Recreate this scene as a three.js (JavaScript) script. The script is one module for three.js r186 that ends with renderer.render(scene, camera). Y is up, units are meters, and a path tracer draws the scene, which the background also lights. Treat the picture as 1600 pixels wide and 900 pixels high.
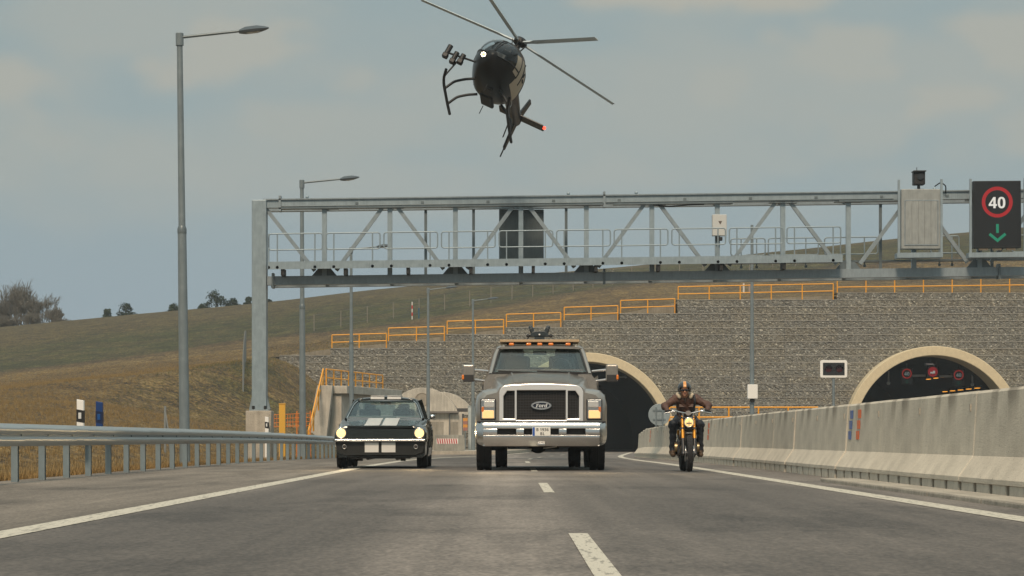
import * as THREE from 'three';
import { mergeGeometries, mergeVertices, toCreasedNormals } from 'three/addons/utils/BufferGeometryUtils.js';
import { RoundedBoxGeometry } from 'three/addons/geometries/RoundedBoxGeometry.js';
import { MarchingCubes } from 'three/addons/objects/MarchingCubes.js';

// ---------------------------------------------------------------- camera, sky, sun, exposure
const scene = new THREE.Scene();
const FOCAL = 3900, EYE = 0.6;                       // long lens held low over the asphalt
const camera = new THREE.PerspectiveCamera(2 * Math.atan(686 / FOCAL) * 180 / Math.PI, 1600 / 1372, 0.3, 4000);
camera.position.set(0, EYE, 0);
camera.lookAt(0, EYE, -100);
camera.setViewOffset(1600, 1372, 0, 0, 1600, 900);   // shifted lens, verticals stay vertical
camera.updateMatrixWorld();

let seed0 = 7;
function rng(s) { let a = s >>> 0; return () => { a = (a + 0x6D2B79F5) | 0; let t = Math.imul(a ^ (a >>> 15), 1 | a); t = (t + Math.imul(t ^ (t >>> 7), 61 | t)) ^ t; return ((t ^ (t >>> 14)) >>> 0) / 4294967296; }; }
function h3(x, y, z) { let n = Math.imul(x, 374761393) + Math.imul(y, 668265263) + Math.imul(z, 1274126177); n = Math.imul(n ^ (n >>> 13), 1274126177); return ((n ^ (n >>> 16)) >>> 0) / 4294967296; }
function vn(x, y, z = 0, px = 0, py = 0) {            // value noise, optional period
  const xi = Math.floor(x), yi = Math.floor(y), zi = Math.floor(z);
  let fx = x - xi, fy = y - yi, fz = z - zi; fx = fx * fx * (3 - 2 * fx); fy = fy * fy * (3 - 2 * fy); fz = fz * fz * (3 - 2 * fz);
  const wx = (a) => px ? ((a % px) + px) % px : a, wy = (a) => py ? ((a % py) + py) % py : a;
  const g = (a, b, c) => h3(wx(xi + a), wy(yi + b), zi + c), L = (a, b, t) => a + (b - a) * t;
  return L(L(L(g(0, 0, 0), g(1, 0, 0), fx), L(g(0, 1, 0), g(1, 1, 0), fx), fy), L(L(g(0, 0, 1), g(1, 0, 1), fx), L(g(0, 1, 1), g(1, 1, 1), fx), fy), fz);
}
function fbm(x, y, z, oct, px = 0, py = 0) { let s = 0, a = .5, n = 0; for (let i = 0; i < oct; i++) { s += a * vn(x, y, z + i * 17, px, py); n += a; a *= .5; x *= 2; y *= 2; px *= 2; py *= 2; } return s / n; }
const sm = (a, b, x) => { const t = Math.min(1, Math.max(0, (x - a) / (b - a))); return t * t * (3 - 2 * t); };
const mix = (a, b, t) => a + (b - a) * t;
const lin = (r, g, b) => { const f = c => { c /= 255; return c <= .04045 ? c / 12.92 : Math.pow((c + .055) / 1.055, 2.4); }; return [f(r), f(g), f(b)]; };

const EXPO = 1.15;
function makeSky() {
  const W = 2048, H = 1024, d = new Float32Array(W * H * 4);
  const low = lin(147, 164, 174), mid = lin(152, 167, 169), high = lin(147, 165, 168), cream = lin(180, 177, 165);
  // soft cumulus seen low over the hill: azimuth, elevation, half width, half height (degrees), strength
  const puffs = [[-6.83, 9.0, 2.0, .66, .62], [-10.9, 8.1, 1.5, .42, .6], [-10.6, 7.0, 1.6, .45, .42], [-3.8, 8.25, .8, .25, .45], [-4.55, 7.36, 1.7, .5, .42],
    [4.85, 10.0, 2.8, .24, .8], [7.3, 8.83, 2.0, .5, .55], [4.3, 8.24, 1.4, .46, .5], [11.2, 9.05, 1.5, .5, .6], [9.84, 7.65, 1.3, .35, .6], [11.5, 7.07, .9, .42, .45], [7.3, 7.4, 3.0, .46, .38], [5.6, 6.7, 3.0, .42, .3]];
  for (let j = 0; j < H; j++) {
    const el = ((j + .5) / H - .5) * 180;
    for (let i = 0; i < W; i++) {
      let az = ((i + .5) / W) * 360 - 180 - (-90); if (az > 180) az -= 360;   // 0 looks down -z
      const e = Math.max(0, el), t1 = sm(1.5, 7, e), t2 = sm(7, 16, e);
      const up = (1 + 1.3 * sm(11, 75, e)) / EXPO;  // sky overhead, out of view, is brighter to light the ground
      let cl = 0;
      const n1 = fbm(az * .6 + 40, e * 1.7, 3, 5), n2 = fbm(az * .12 + 11, e * .5 + 7, 9, 4);
      for (const [a, b, w, hh, s] of puffs) {
        const dx = (az - a) / w, dy = (e - b) / hh, q = dx * dx * .8 + (dy > 0 ? dy * dy * .9 : dy * dy * .35) + (n1 - .5) * 3.0;
        if (q < 1.4) cl = Math.max(cl, Math.min(1, s * 1.1) * sm(1.1, .2, q));
      }
      const far = Math.max(sm(13, 19, Math.abs(az)), sm(10.6, 12.5, e));
      cl = Math.max(cl, far * .8 * sm(.5, .68, n1 * .6 + n2 * .4));
      cl = Math.max(cl, .42 * sm(.36, .72, n2 * .65 + n1 * .35) * sm(3.2, 6, e));
      const k = (j * W + i) * 4;
      for (let c = 0; c < 3; c++) {
        const base = mix(mix(low[c], mid[c], t1), high[c], t2);
        d[k + c] = el < -1 ? .15 : mix(base, cream[c], cl) * up;
      }
      d[k + 3] = 1;
    }
  }
  const t = new THREE.DataTexture(d, W, H, THREE.RGBAFormat, THREE.FloatType);
  t.mapping = THREE.EquirectangularReflectionMapping; t.magFilter = THREE.LinearFilter; t.minFilter = THREE.LinearFilter; t.wrapS = THREE.RepeatWrapping; t.needsUpdate = true;
  return t;
}
scene.background = makeSky();
scene.environment = scene.background;
scene.backgroundIntensity = 1; scene.environmentIntensity = 1;
const sun = new THREE.DirectionalLight(0xffe4c6, 2.7);   // veiled sun, high behind the camera
sun.position.set(-10, 74, 66); sun.target.position.set(0, 0, -60); sun.position.add(sun.target.position);
sun.castShadow = true; sun.shadow.radius = 24; sun.shadow.mapSize.set(4096, 4096);
Object.assign(sun.shadow.camera, { left: -70, right: 70, top: 90, bottom: -90, near: 1, far: 260 });
scene.add(sun, sun.target);
const renderer = new THREE.WebGLRenderer({ antialias: true });
renderer.setSize(1024, 576);
renderer.toneMapping = THREE.LinearToneMapping;
renderer.toneMappingExposure = EXPO;
renderer.shadowMap.enabled = true; renderer.shadowMap.type = THREE.PCFSoftShadowMap;
scene.fog = new THREE.FogExp2(new THREE.Color().setRGB(.72, .8, .86), 0.00032);

// ---------------------------------------------------------------- helpers
const V = (x, y, z) => new THREE.Vector3(x, y, z);
const at = (px, py, Z) => V((px - 800) * Z / FOCAL, EYE - (py - 686) * Z / FOCAL, -Z);   // a place in the photographed road, Z metres down it
const counts = {};
function numbered(n) { const k = counts[n] = (counts[n] ?? -1) + 1; return k ? `${n}_${String(k).padStart(3, '0')}` : n; }
function clean(g) {
  if (g.index) g = g.toNonIndexed();
  for (const k of Object.keys(g.attributes)) if (!['position', 'normal', 'uv', 'color'].includes(k)) g.deleteAttribute(k);
  if (!g.attributes.normal) g.computeVertexNormals();
  return g;
}
function boxUV(g, s = 1) {                                  // uv in metres from position, along the face's main axis
  const p = g.attributes.position, n = g.attributes.normal, uv = new Float32Array(p.count * 2);
  for (let i = 0; i < p.count; i++) {
    const ax = Math.abs(n.getX(i)), ay = Math.abs(n.getY(i)), az = Math.abs(n.getZ(i));
    let u, v; if (az >= ax && az >= ay) { u = p.getX(i); v = p.getY(i); } else if (ax >= ay) { u = p.getZ(i); v = p.getY(i); } else { u = p.getX(i); v = p.getZ(i); }
    uv[2 * i] = u * s; uv[2 * i + 1] = v * s;
  }
  g.setAttribute('uv', new THREE.BufferAttribute(uv, 2)); return g;
}
function join(list, keepUV) { list = (Array.isArray(list) ? list : [list]).map(clean); if (!keepUV) list.forEach(g => boxUV(g)); return list.length > 1 ? mergeGeometries(list.map(g => { if (list.some(x => !x.attributes.color)) g.deleteAttribute('color'); return g; })) : list[0]; }
function obj(name, geos, mat, parent = scene, keepUV = false) {
  const m = new THREE.Mesh(join(geos, keepUV), mat); m.name = parent === scene ? numbered(name) : name;
  m.castShadow = m.receiveShadow = true; parent.add(m); return m;
}
function tag(o, label, category, group, kind) { if (label) o.userData.label = label; if (category) o.userData.category = category; if (group) o.userData.group = group; if (kind) o.userData.kind = kind; return o; }
function thing(name, label, category, pos = [0, 0, 0], turn = 0, group) {
  const o = new THREE.Group(); o.name = numbered(name); scene.add(o); o.position.set(...(pos.isVector3 ? pos.toArray() : pos)); o.rotation.y = turn; return tag(o, label, category, group);
}
function copy(src, pos, turn, label) { const c = src.clone(); c.name = numbered(src.name.replace(/_\d+$/, '')); c.userData = { ...src.userData }; scene.add(c); if (pos) c.position.set(...(pos.isVector3 ? pos.toArray() : pos)); if (turn !== undefined) c.rotation.y = turn; if (label) c.userData.label = label; return c; }
const bx = (w, h, d, x = 0, y = 0, z = 0) => new THREE.BoxGeometry(w, h, d).translate(x, y, z);
const rbx = (w, h, d, r, x = 0, y = 0, z = 0, seg = 2) => new RoundedBoxGeometry(w, h, d, seg, r).translate(x, y, z);
function bar(a, b, r, r2 = r, n = 10) {                    // round bar from a to b
  a = a.isVector3 ? a : V(...a); b = b.isVector3 ? b : V(...b);
  const L = a.distanceTo(b), g = new THREE.CylinderGeometry(r2, r, L, n, 1);
  return g.applyQuaternion(new THREE.Quaternion().setFromUnitVectors(V(0, 1, 0), b.clone().sub(a).normalize())).translate((a.x + b.x) / 2, (a.y + b.y) / 2, (a.z + b.z) / 2);
}
function beam(a, b, w, h, up = V(0, 0, 1)) {               // square bar from a to b; w across, h along up
  a = a.isVector3 ? a : V(...a); b = b.isVector3 ? b : V(...b);
  const y = b.clone().sub(a), L = y.length(); y.normalize(); const x = new THREE.Vector3().crossVectors(y, up).normalize(), z = new THREE.Vector3().crossVectors(x, y);
  return new THREE.BoxGeometry(w, L, h).applyMatrix4(new THREE.Matrix4().makeBasis(x, y, z)).translate((a.x + b.x) / 2, (a.y + b.y) / 2, (a.z + b.z) / 2);
}
const tube = (pts, r, n = 24, k = 8, closed = false) => new THREE.TubeGeometry(new THREE.CatmullRomCurve3(pts.map(p => p.isVector3 ? p : V(...p)), closed, 'catmullrom', .3), n, r, k, closed);
function polyTube(pts, r, k = 8) { const c = new THREE.CurvePath(); for (let i = 0; i + 1 < pts.length; i++) c.add(new THREE.LineCurve3(V(...pts[i]), V(...pts[i + 1]))); return pts.slice(1).map((p, i) => bar(pts[i], p, r, r, k)); }
const shapeOf = pts => { const s = new THREE.Shape(); pts.forEach(([x, y], i) => i ? s.lineTo(x, y) : s.moveTo(x, y)); return s; };
function ext(pts, depth, bevel = 0, holes = []) {          // outline in xy, thickness along z
  const s = pts instanceof THREE.Shape ? pts : shapeOf(pts); for (const h of holes) s.holes.push(h instanceof THREE.Path ? h : new THREE.Path(h.map(p => new THREE.Vector2(...p))));
  return new THREE.ExtrudeGeometry(s, { depth: depth - 2 * bevel, bevelEnabled: bevel > 0, bevelThickness: bevel, bevelSize: bevel, bevelOffset: -bevel, bevelSegments: 2, curveSegments: 24 }).translate(0, 0, bevel);
}
function rrect(x0, y0, x1, y1, r) { const s = new THREE.Shape(); s.moveTo(x0 + r, y0); s.lineTo(x1 - r, y0); s.absarc(x1 - r, y0 + r, r, -Math.PI / 2, 0); s.lineTo(x1, y1 - r); s.absarc(x1 - r, y1 - r, r, 0, Math.PI / 2); s.lineTo(x0 + r, y1); s.absarc(x0 + r, y1 - r, r, Math.PI / 2, Math.PI); s.lineTo(x0, y0 + r); s.absarc(x0 + r, y0 + r, r, Math.PI, Math.PI * 1.5); return s; }
function loft(secs, { half = true, caps = true, crease = .7 } = {}) {   // secs: [z, [[x, y], ...]] front to back
  const loops = secs.map(([z, p]) => { const f = half ? [...p, ...p.slice().reverse().filter(q => q[0] > 1e-4).map(([x, y]) => [-x, y])] : p; return f.map(([x, y, zz]) => [x, y, z + (zz || 0)]); });
  const n = loops[0].length, pos = [], tri = [];
  for (const l of loops) for (const q of l) pos.push(...q);
  for (let s = 0; s + 1 < loops.length; s++) for (let i = 0; i < n; i++) { const a = s * n + i, b = s * n + (i + 1) % n, c = a + n, d = b + n; tri.push(a, c, b, b, c, d); }
  if (caps) for (const [s, fl] of [[0, 0], [loops.length - 1, 1]]) {
    const f = THREE.ShapeUtils.triangulateShape(loops[s].map(q => new THREE.Vector2(q[0], q[1])), []);
    for (const [a, b, c] of f) tri.push(...(fl ? [s * n + c, s * n + b, s * n + a] : [s * n + a, s * n + b, s * n + c]));
  }
  const g = new THREE.BufferGeometry(); g.setAttribute('position', new THREE.Float32BufferAttribute(pos, 3)); g.setIndex(tri);
  return toCreasedNormals(g, crease);
}
function quad(a, b, c, d, thick = 0) {                     // a flat pane through four points, with thickness
  const P = [a, b, c, d].map(p => p.isVector3 ? p.clone() : V(...p)), n = P[1].clone().sub(P[0]).cross(P[3].clone().sub(P[0])).normalize().multiplyScalar(thick), Q = P.map(p => p.clone().sub(n)), pos = [];
  const f = (w, x, y, z) => { for (const p of [w, x, y, w, y, z]) pos.push(p.x, p.y, p.z); };
  f(...P); if (thick) { f(Q[3], Q[2], Q[1], Q[0]); for (let i = 0; i < 4; i++) { const j = (i + 1) % 4; f(P[i], Q[i], Q[j], P[j]); } }
  const g = new THREE.BufferGeometry(); g.setAttribute('position', new THREE.Float32BufferAttribute(pos, 3)); g.computeVertexNormals(); return g;
}
function lathe(pts, n = 24) { return new THREE.LatheGeometry(pts.map(p => new THREE.Vector2(...p)), n); }
const sph = (r, x = 0, y = 0, z = 0, sx = 1, sy = 1, sz = 1, n = 16) => new THREE.SphereGeometry(r, n, Math.max(6, n * .7 | 0)).scale(sx, sy, sz).translate(x, y, z);
const rot = (g, x, y = 0, z = 0) => g.rotateX(x).rotateY(y).rotateZ(z);

// textures
function tex(W, H, fn, srgb = true, wrap = true) {
  const d = new Uint8Array(W * H * 4);
  for (let j = 0; j < H; j++) for (let i = 0; i < W; i++) { const c = fn(i / W, j / H, i, j), k = (j * W + i) * 4; d[k] = Math.max(0, Math.min(255, c[0])); d[k + 1] = Math.max(0, Math.min(255, c[1] ?? c[0])); d[k + 2] = Math.max(0, Math.min(255, c[2] ?? c[0])); d[k + 3] = 255; }
  const t = new THREE.DataTexture(d, W, H); t.magFilter = THREE.LinearFilter; t.minFilter = THREE.LinearMipmapLinearFilter; t.generateMipmaps = true;
  if (wrap) t.wrapS = t.wrapT = THREE.RepeatWrapping; if (srgb) t.colorSpace = THREE.SRGBColorSpace; t.needsUpdate = true; return t;
}
function canvasTex(w, h, draw) { const c = document.createElement('canvas'); c.width = w; c.height = h; draw(c.getContext('2d'), w, h); const t = new THREE.CanvasTexture(c); t.colorSpace = THREE.SRGBColorSpace; return t; }
const rep = (t, x, y = x) => { const c = t.clone(); c.repeat.set(x, y); c.needsUpdate = true; return c; };
const C = (r, g, b) => new THREE.Color().setRGB(r, g, b);
const M = (r, g, b, rough = .6, metal = 0, extra = {}) => new THREE.MeshStandardMaterial({ color: C(r, g, b), roughness: rough, metalness: metal, ...extra });
const PM = (r, g, b, rough, metal, extra = {}) => new THREE.MeshPhysicalMaterial({ color: C(r, g, b), roughness: rough, metalness: metal, ...extra });
const R1 = rng(11);
// ---------------------------------------------------------------- the lie of the land
const roadC = Z => Z < 70 ? 0 : 5 * Math.pow(Math.min(1.6, (Z - 70) / 109), 1.6);   // the carriageway bends into its tunnel
const roadY = Z => -.32 * sm(48, 160, Z);
const ZW = 177, ROW = .5, BASE = -.4, SET = .09;            // foot of the gabion wall, course height, set-back of each course
const steps = [[-30, -20.5, 12], [-20.5, -16.6, 13], [-16.6, -12.98, 14], [-12.98, -8.9, 15], [-8.9, -4.73, 16], [-4.73, -.46, 17], [-.46, 3.67, 18], [3.67, 7.7, 19], [7.7, 11.84, 20], [11.84, 23.3, 22], [23.3, 62, 23]];
function wallTop(X) {                                       // the ground line just behind the wall
  const P = [[-60, 2.6], [-30, 5.2], [-16.6, 6.6], [-12.98, 7.12], [-8.9, 7.5], [-4.73, 8.02], [-.46, 8.52], [3.67, 9.02], [7.7, 9.62], [11.84, 10.4], [23.3, 10.95], [62, 11.4], [200, 12]];
  if (X <= P[0][0]) return P[0][1] + (X - P[0][0]) * .04;
  for (let i = 0; i + 1 < P.length; i++) if (X <= P[i + 1][0]) return mix(P[i][1], P[i + 1][1], (X - P[i][0]) / (P[i + 1][0] - P[i][0]));
  return 12;
}
const crestH = X => 21.4 + .099 * Math.max(-140, Math.min(140, X));
function hill(X, Z) {
  const w = wallTop(X);
  if (Z < 181) return w - (181 - Z) * .047;
  const t = (Z - 181) / 139;
  if (t <= 1) return mix(w, crestH(X), .72 * t + .28 * t * t * (3 - 2 * t)) + .35 * (vn(X * .06, Z * .05, 2) - .5) * sm(0, .2, t);
  return crestH(X) - (Z - 320) * .035;
}
const smin = (a, b, k) => { const h = Math.max(0, Math.min(1, .5 + .5 * (b - a) / k)); return mix(b, a, h) - k * h * (1 - h); };
function ground(X, Z) {
  if (Z > 180.7) return hill(X, Z);
  const flat = roadY(Z) - .03, edge = -7.9 + Math.max(0, roadC(Z)) * .0;
  if (X > edge) return flat;
  const lat = edge - X, k = mix(.235, .82, sm(120, 168, Z)), a = lat * k * sm(0, 4, lat) + flat;
  return Math.max(flat, smin(a, hill(X, Z), 1.6)) + .16 * (vn(X * .35, Z * .12, 5) - .5) * sm(1, 5, lat);
}
{
  const xs = [], zs = [];
  for (let x = -900; x < -120; x += 60) xs.push(x); for (let x = -120; x < -40; x += 4) xs.push(x); for (let x = -40; x < -6; x += .85) xs.push(x);
  for (let x = -6; x < 64; x += 2) xs.push(x); for (let x = 64; x <= 900; x += 44) xs.push(x);
  for (let z = -300; z < -20; z += 40) zs.push(z); for (let z = -20; z < 180; z += 2) zs.push(z); zs.push(180.6, 180.8); const cut = zs.length - 2;
  for (let z = 182.5; z < 330; z += 2.5) zs.push(z); for (let z = 335; z < 600; z += 30) zs.push(z); for (let z = 600; z < 2000; z += 200) zs.push(z);
  const nx = xs.length, pos = [], col = [], uv = [], idx = [];
  // zones by place: dry tan grass on the banks, a greener strip of field above the track, brown stubble towards the crest
  const track = X => { const P = [[-70, 186], [-45, 204], [-30, 214], [-20, 222], [-10, 217], [-3, 228], [7, 240], [60, 254]]; if (X < -70) return 186; for (let i = 0; i < 7; i++) if (X <= P[i + 1][0]) return mix(P[i][1], P[i + 1][1], (X - P[i][0]) / (P[i + 1][0] - P[i][0])); return 254; };
  const tan = [.31, .22, .088], tanD = [.25, .172, .066], green = [.104, .112, .034], brown = [.185, .147, .06], soil = [.18, .125, .06], moss = [.13, .128, .036];
  zs.forEach((Z, j) => xs.forEach((X, i) => {
    pos.push(X, ground(X, Z), -Z); uv.push(X / 26, Z / 26);
    const n = fbm(X * .12, Z * .07, 1, 4), n2 = fbm(X * .5, Z * .3, 4, 3), tr = track(X) + (n - .5) * 14;
    let c = tan.map((a, q) => mix(a, tanD[q], sm(.4, .65, n)));
    const up = sm(tr - 1, tr + 5, Z), far = sm(tr + 34, tr + 60, Z + (n2 - .5) * 24);
    const field = green.map((a, q) => mix(a, brown[q], Math.max(far, sm(.42, .62, n2) * .55)));
    c = c.map((a, q) => mix(a, field[q], up));
    const t = Math.abs(Z - tr - 1); c = c.map((a, q) => mix(a, soil[q], sm(5, 1, t) * .8));
    const mo = sm(120, 150, Z) * sm(180, 172, Z) * sm(-22, -18.5, X) * sm(.38, .58, n2 * .7 + n * .3); c = c.map((a, q) => mix(a, moss[q], mo * .9));
    const k = .86 + .3 * n2; col.push(c[0] * k, c[1] * k, c[2] * k);
  }));
  for (let j = 0; j + 1 < zs.length; j++) for (let i = 0; i + 1 < nx; i++) {
    if (j === cut && xs[i + 1] > -22 && xs[i] < 63) continue;                 // the face behind the wall and the bores
    if (zs[j] > 180.7 && false) continue;
    const a = j * nx + i, b = a + 1, c = a + nx, d = c + 1; idx.push(a, b, c, b, d, c);
  }
  const g = new THREE.BufferGeometry(); g.setAttribute('position', new THREE.Float32BufferAttribute(pos, 3)); g.setAttribute('color', new THREE.Float32BufferAttribute(col, 3)); g.setAttribute('uv', new THREE.Float32BufferAttribute(uv, 2)); g.setIndex(idx); g.computeVertexNormals();
  const turf = tex(1024, 1024, (u, v) => { const a = fbm(u * 160, v * 96, 2, 3, 160, 96), b = fbm(u * 24, v * 16, 8, 4, 24, 16), c = vn(u * 420, v * 420, 5, 420, 420); const k = 255 * (.5 + .66 * (a - .5) + .34 * (b - .5) + .46 * (c - .5)) * 1.3; return [k, k * (.985 + .05 * (b - .5)), k * .97]; });
  const m = new THREE.Mesh(g, new THREE.MeshStandardMaterial({ vertexColors: true, map: turf, roughness: 1, bumpMap: turf, bumpScale: .12 })); m.name = 'ground'; m.receiveShadow = m.castShadow = true; m.userData.kind = 'structure'; scene.add(m);
}
// ---------------------------------------------------------------- roads
function ribbon(x0, x1, z0, z1, y, { dz = 3, follow = true, nx = 1, uw = 12, ul = 60 } = {}) {   // sheet along the road, offsets from its line
  const pos = [], uv = [], idx = []; const n = Math.max(1, Math.ceil((z1 - z0) / dz));
  for (let j = 0; j <= n; j++) for (let i = 0; i <= nx; i++) { const Z = mix(z0, z1, j / n), X = mix(x0, x1, i / nx) + (follow ? roadC(Z) : 0); pos.push(X, roadY(Z) + y, -Z); uv.push(X / uw, Z / ul); }
  for (let j = 0; j < n; j++) for (let i = 0; i < nx; i++) { const a = j * (nx + 1) + i, b = a + 1, c = a + nx + 1; idx.push(a, b, c, b, c + 1, c); }
  const g = new THREE.BufferGeometry(); g.setAttribute('position', new THREE.Float32BufferAttribute(pos, 3)); g.setAttribute('uv', new THREE.Float32BufferAttribute(uv, 2)); g.setIndex(idx); g.computeVertexNormals(); return g;
}
const asphaltTex = tex(2048, 2048, (u, v) => {
  const grain = vn(u * 900, v * 1700, 1, 900, 1700), g2 = vn(u * 420, v * 640, 3, 420, 640), long = fbm(u * 9, v * 10, 4, 5, 9, 10), streak = fbm(u * 60, v * 6, 6, 3, 60, 6), blot = fbm(u * 14, v * 26, 12, 4, 14, 26);
  let k = 1 + .3 * (grain - .5) + .16 * (g2 - .5) + .34 * (long - .5) + .26 * (streak - .5) - .13 * sm(.54, .72, blot) + .07 * sm(.56, .68, fbm(u * 7, v * 16, 31, 4, 7, 16));
  const X = u > .7 ? u * 12 - 12 : u * 12, wob = .5 * (fbm(v * 14, 3.3, 8, 3, 14, 0) - .5), band = (a, b) => sm(a - .35, a + .35, X + wob) * sm(b + .35, b - .35, X + wob);
  k *= 1 - .16 * band(-3.0, -.8) * (.7 + .6 * long) - .15 * band(.75, 3.5) * (.7 + .6 * long) + .13 * band(-.55, .3);   // rolled-in tyre tracks of each lane
  const cr = fbm(u * 10, v * 12, 51, 4, 10, 12); k *= 1 - .16 * sm(.006, 0, Math.abs(cr - .5)) * sm(.5, .6, blot);
  k *= 109; return [k * 1.02, k * .965, k * .905];
});
const asphaltBump = tex(1024, 1024, (u, v) => { const a = 255 * (.5 * vn(u * 512, v * 512, 1, 512, 512) + .5 * fbm(u * 128, v * 128, 2, 2, 128, 128)); return [a]; }, false);
const asphalt = new THREE.MeshStandardMaterial({ color: C(.9, .885, .88), map: asphaltTex, bumpMap: rep(asphaltBump, 6, 30), bumpScale: .005, roughness: .78 });
const shoulderM = new THREE.MeshStandardMaterial({ color: C(.97, .95, .9), map: rep(asphaltTex, 1, 1), bumpMap: rep(asphaltBump, 6, 30), bumpScale: .006, roughness: .92 });
const road = obj('road', ribbon(-3.32, 4.9, -40, 177, .004, { nx: 4 }), asphalt, scene, true); road.userData.kind = 'structure';
const shoulder = obj('road_shoulder', ribbon(-7.25, -3.3, -40, 160, .002, { nx: 2 }), shoulderM, scene, true); shoulder.userData.kind = 'structure';
const other = obj('road_opposite', ribbon(6.1, 20, -40, 100, .002, { follow: false, nx: 3 }), asphalt, scene, true); other.userData.kind = 'structure';
{ const g = ribbon(20.1, 34.5, 100, 177, .002, { follow: false, nx: 3 }); const o2 = obj('road_approach', [ribbon(6.1, 35, 100, 177, .002, { follow: false, nx: 3 })], asphalt, scene, true); o2.userData.kind = 'structure'; }
const paintTex = tex(256, 1024, (u, v) => { const a = fbm(u * 16, v * 64, 2, 4, 16, 64), b = vn(u * 128, v * 512, 7, 128, 512), k = 255 * (.9 - .22 * sm(.55, .75, a) - .12 * sm(.7, .95, b)); return [k, k * .99, k * .96]; });
const paint = new THREE.MeshStandardMaterial({ color: C(.66, .63, .56), map: paintTex, roughness: .75 });
const lineUV = { uw: .3, ul: 9 };
obj('edge_line', ribbon(-3.3, -3.05, -30, 170, .008, { ...lineUV, dz: 2 }), paint, road, true);
obj('edge_line', ribbon(3.66, 3.91, -30, 170, .008, { ...lineUV, dz: 2 }), paint, road, true);
for (let k = -2; k < 9; k++) { const z = 9.7 + 18 * k; if (z < 165) obj('lane_dash', ribbon(.355, .475, z, z + 6, .008, { ...lineUV, dz: 1.5 }), paint, road, true); }
// concrete gutter between the edge line and the barrier
const concTex = tex(1024, 1024, (u, v) => {
  const a = fbm(u * 8, v * 8, 1, 5, 8, 8), b = vn(u * 400, v * 400, 3, 400, 400), drip = fbm(u * 40, v * 3, 5, 3, 40, 3), sp = vn(u * 160, v * 160, 9, 160, 160);
  const k = 225 * (.86 + .2 * (a - .5) + .1 * (b - .5) + .16 * (drip - .5) - .2 * sm(.86, .95, sp)); return [k, k * .972, k * .92];
});
const concBump = tex(512, 512, (u, v) => [255 * (.5 * vn(u * 128, v * 128, 3, 128, 128) + .5 * fbm(u * 24, v * 24, 2, 3, 24, 24))], false);
const conc = (r, g, b, s = .3) => new THREE.MeshStandardMaterial({ color: C(r, g, b), map: rep(concTex, s), bumpMap: rep(concBump, s * 2), bumpScale: .01, roughness: .92 });
const concrete = conc(.62, .6, .56), concretePale = conc(.72, .7, .66);
const gut = thing('concrete_gutter', 'low pale concrete gutter strip at the foot of the barrier', 'gutter');
gut.position.z = -8;
for (let k = 0; k < 9; k++) obj('gutter_slab', rbx(.46, .07, 2.98, .02, 4.55, .02, -1.5 - 3 * k), concrete, gut);

// ---------------------------------------------------------------- gabion wall
const gabTex = tex(1024, 1024, (u, v) => {
  // packed grey stones: nearest of jittered cells
  const N = 64, x = u * N, y = v * N, xi = Math.floor(x), yi = Math.floor(y); let d1 = 9, d2 = 9, id = 0;
  for (let a = -1; a < 2; a++) for (let b = -1; b < 2; b++) { const cx = ((xi + a) % N + N) % N, cy = ((yi + b) % N + N) % N, dx = xi + a + h3(cx, cy, 1) - x, dy = (yi + b + h3(cx, cy, 2) - y) * 1.25, d = dx * dx + dy * dy; if (d < d1) { d2 = d1; d1 = d; id = h3(cx, cy, 3); } else if (d < d2) d2 = d; }
  const gap = sm(.0, .16, Math.sqrt(d2) - Math.sqrt(d1)), tone = .78 + .34 * id + .12 * (vn(u * 300, v * 300, 4, 300, 300) - .5) + (id > .96 ? .24 : 0), w = h3(Math.floor(id * 997), 3, 7);
  const k = 150 * tone * (.6 + .4 * gap); return [k * (1 + .03 * w), k, k * (.965 - .04 * w)];
});
const gabBump = tex(512, 512, (u, v) => { const N = 64, x = u * N, y = v * N, xi = Math.floor(x), yi = Math.floor(y); let d1 = 9; for (let a = -1; a < 2; a++) for (let b = -1; b < 2; b++) { const cx = ((xi + a) % N + N) % N, cy = ((yi + b) % N + N) % N, dx = xi + a + h3(cx, cy, 1) - x, dy = (yi + b + h3(cx, cy, 2) - y) * 1.25; d1 = Math.min(d1, dx * dx + dy * dy); } return [255 * (1 - Math.sqrt(d1) * .8)]; }, false);
const gabMats = [0, 1, 2, 3].map(i => new THREE.MeshStandardMaterial({ color: C(...[[.73, .75, .75], [.69, .71, .72], [.78, .79, .77], [.73, .73, .7]][i]), map: rep(gabTex, 1 / 6), bumpMap: rep(gabBump, 1 / 6), bumpScale: .05, roughness: 1 }));
const bores = [{ x: 5.28, y: .42 + 0, R: 6.29 }, { x: 29.83, y: .875, R: 6.29 }];
const wedgeM = conc(.42, .4, .35, .3);
const gWall = thing('gabion_wall', 'tall stepped retaining wall of grey stone gabions round the two tunnel mouths', 'retaining wall', [0, 0, -ZW]);
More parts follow.
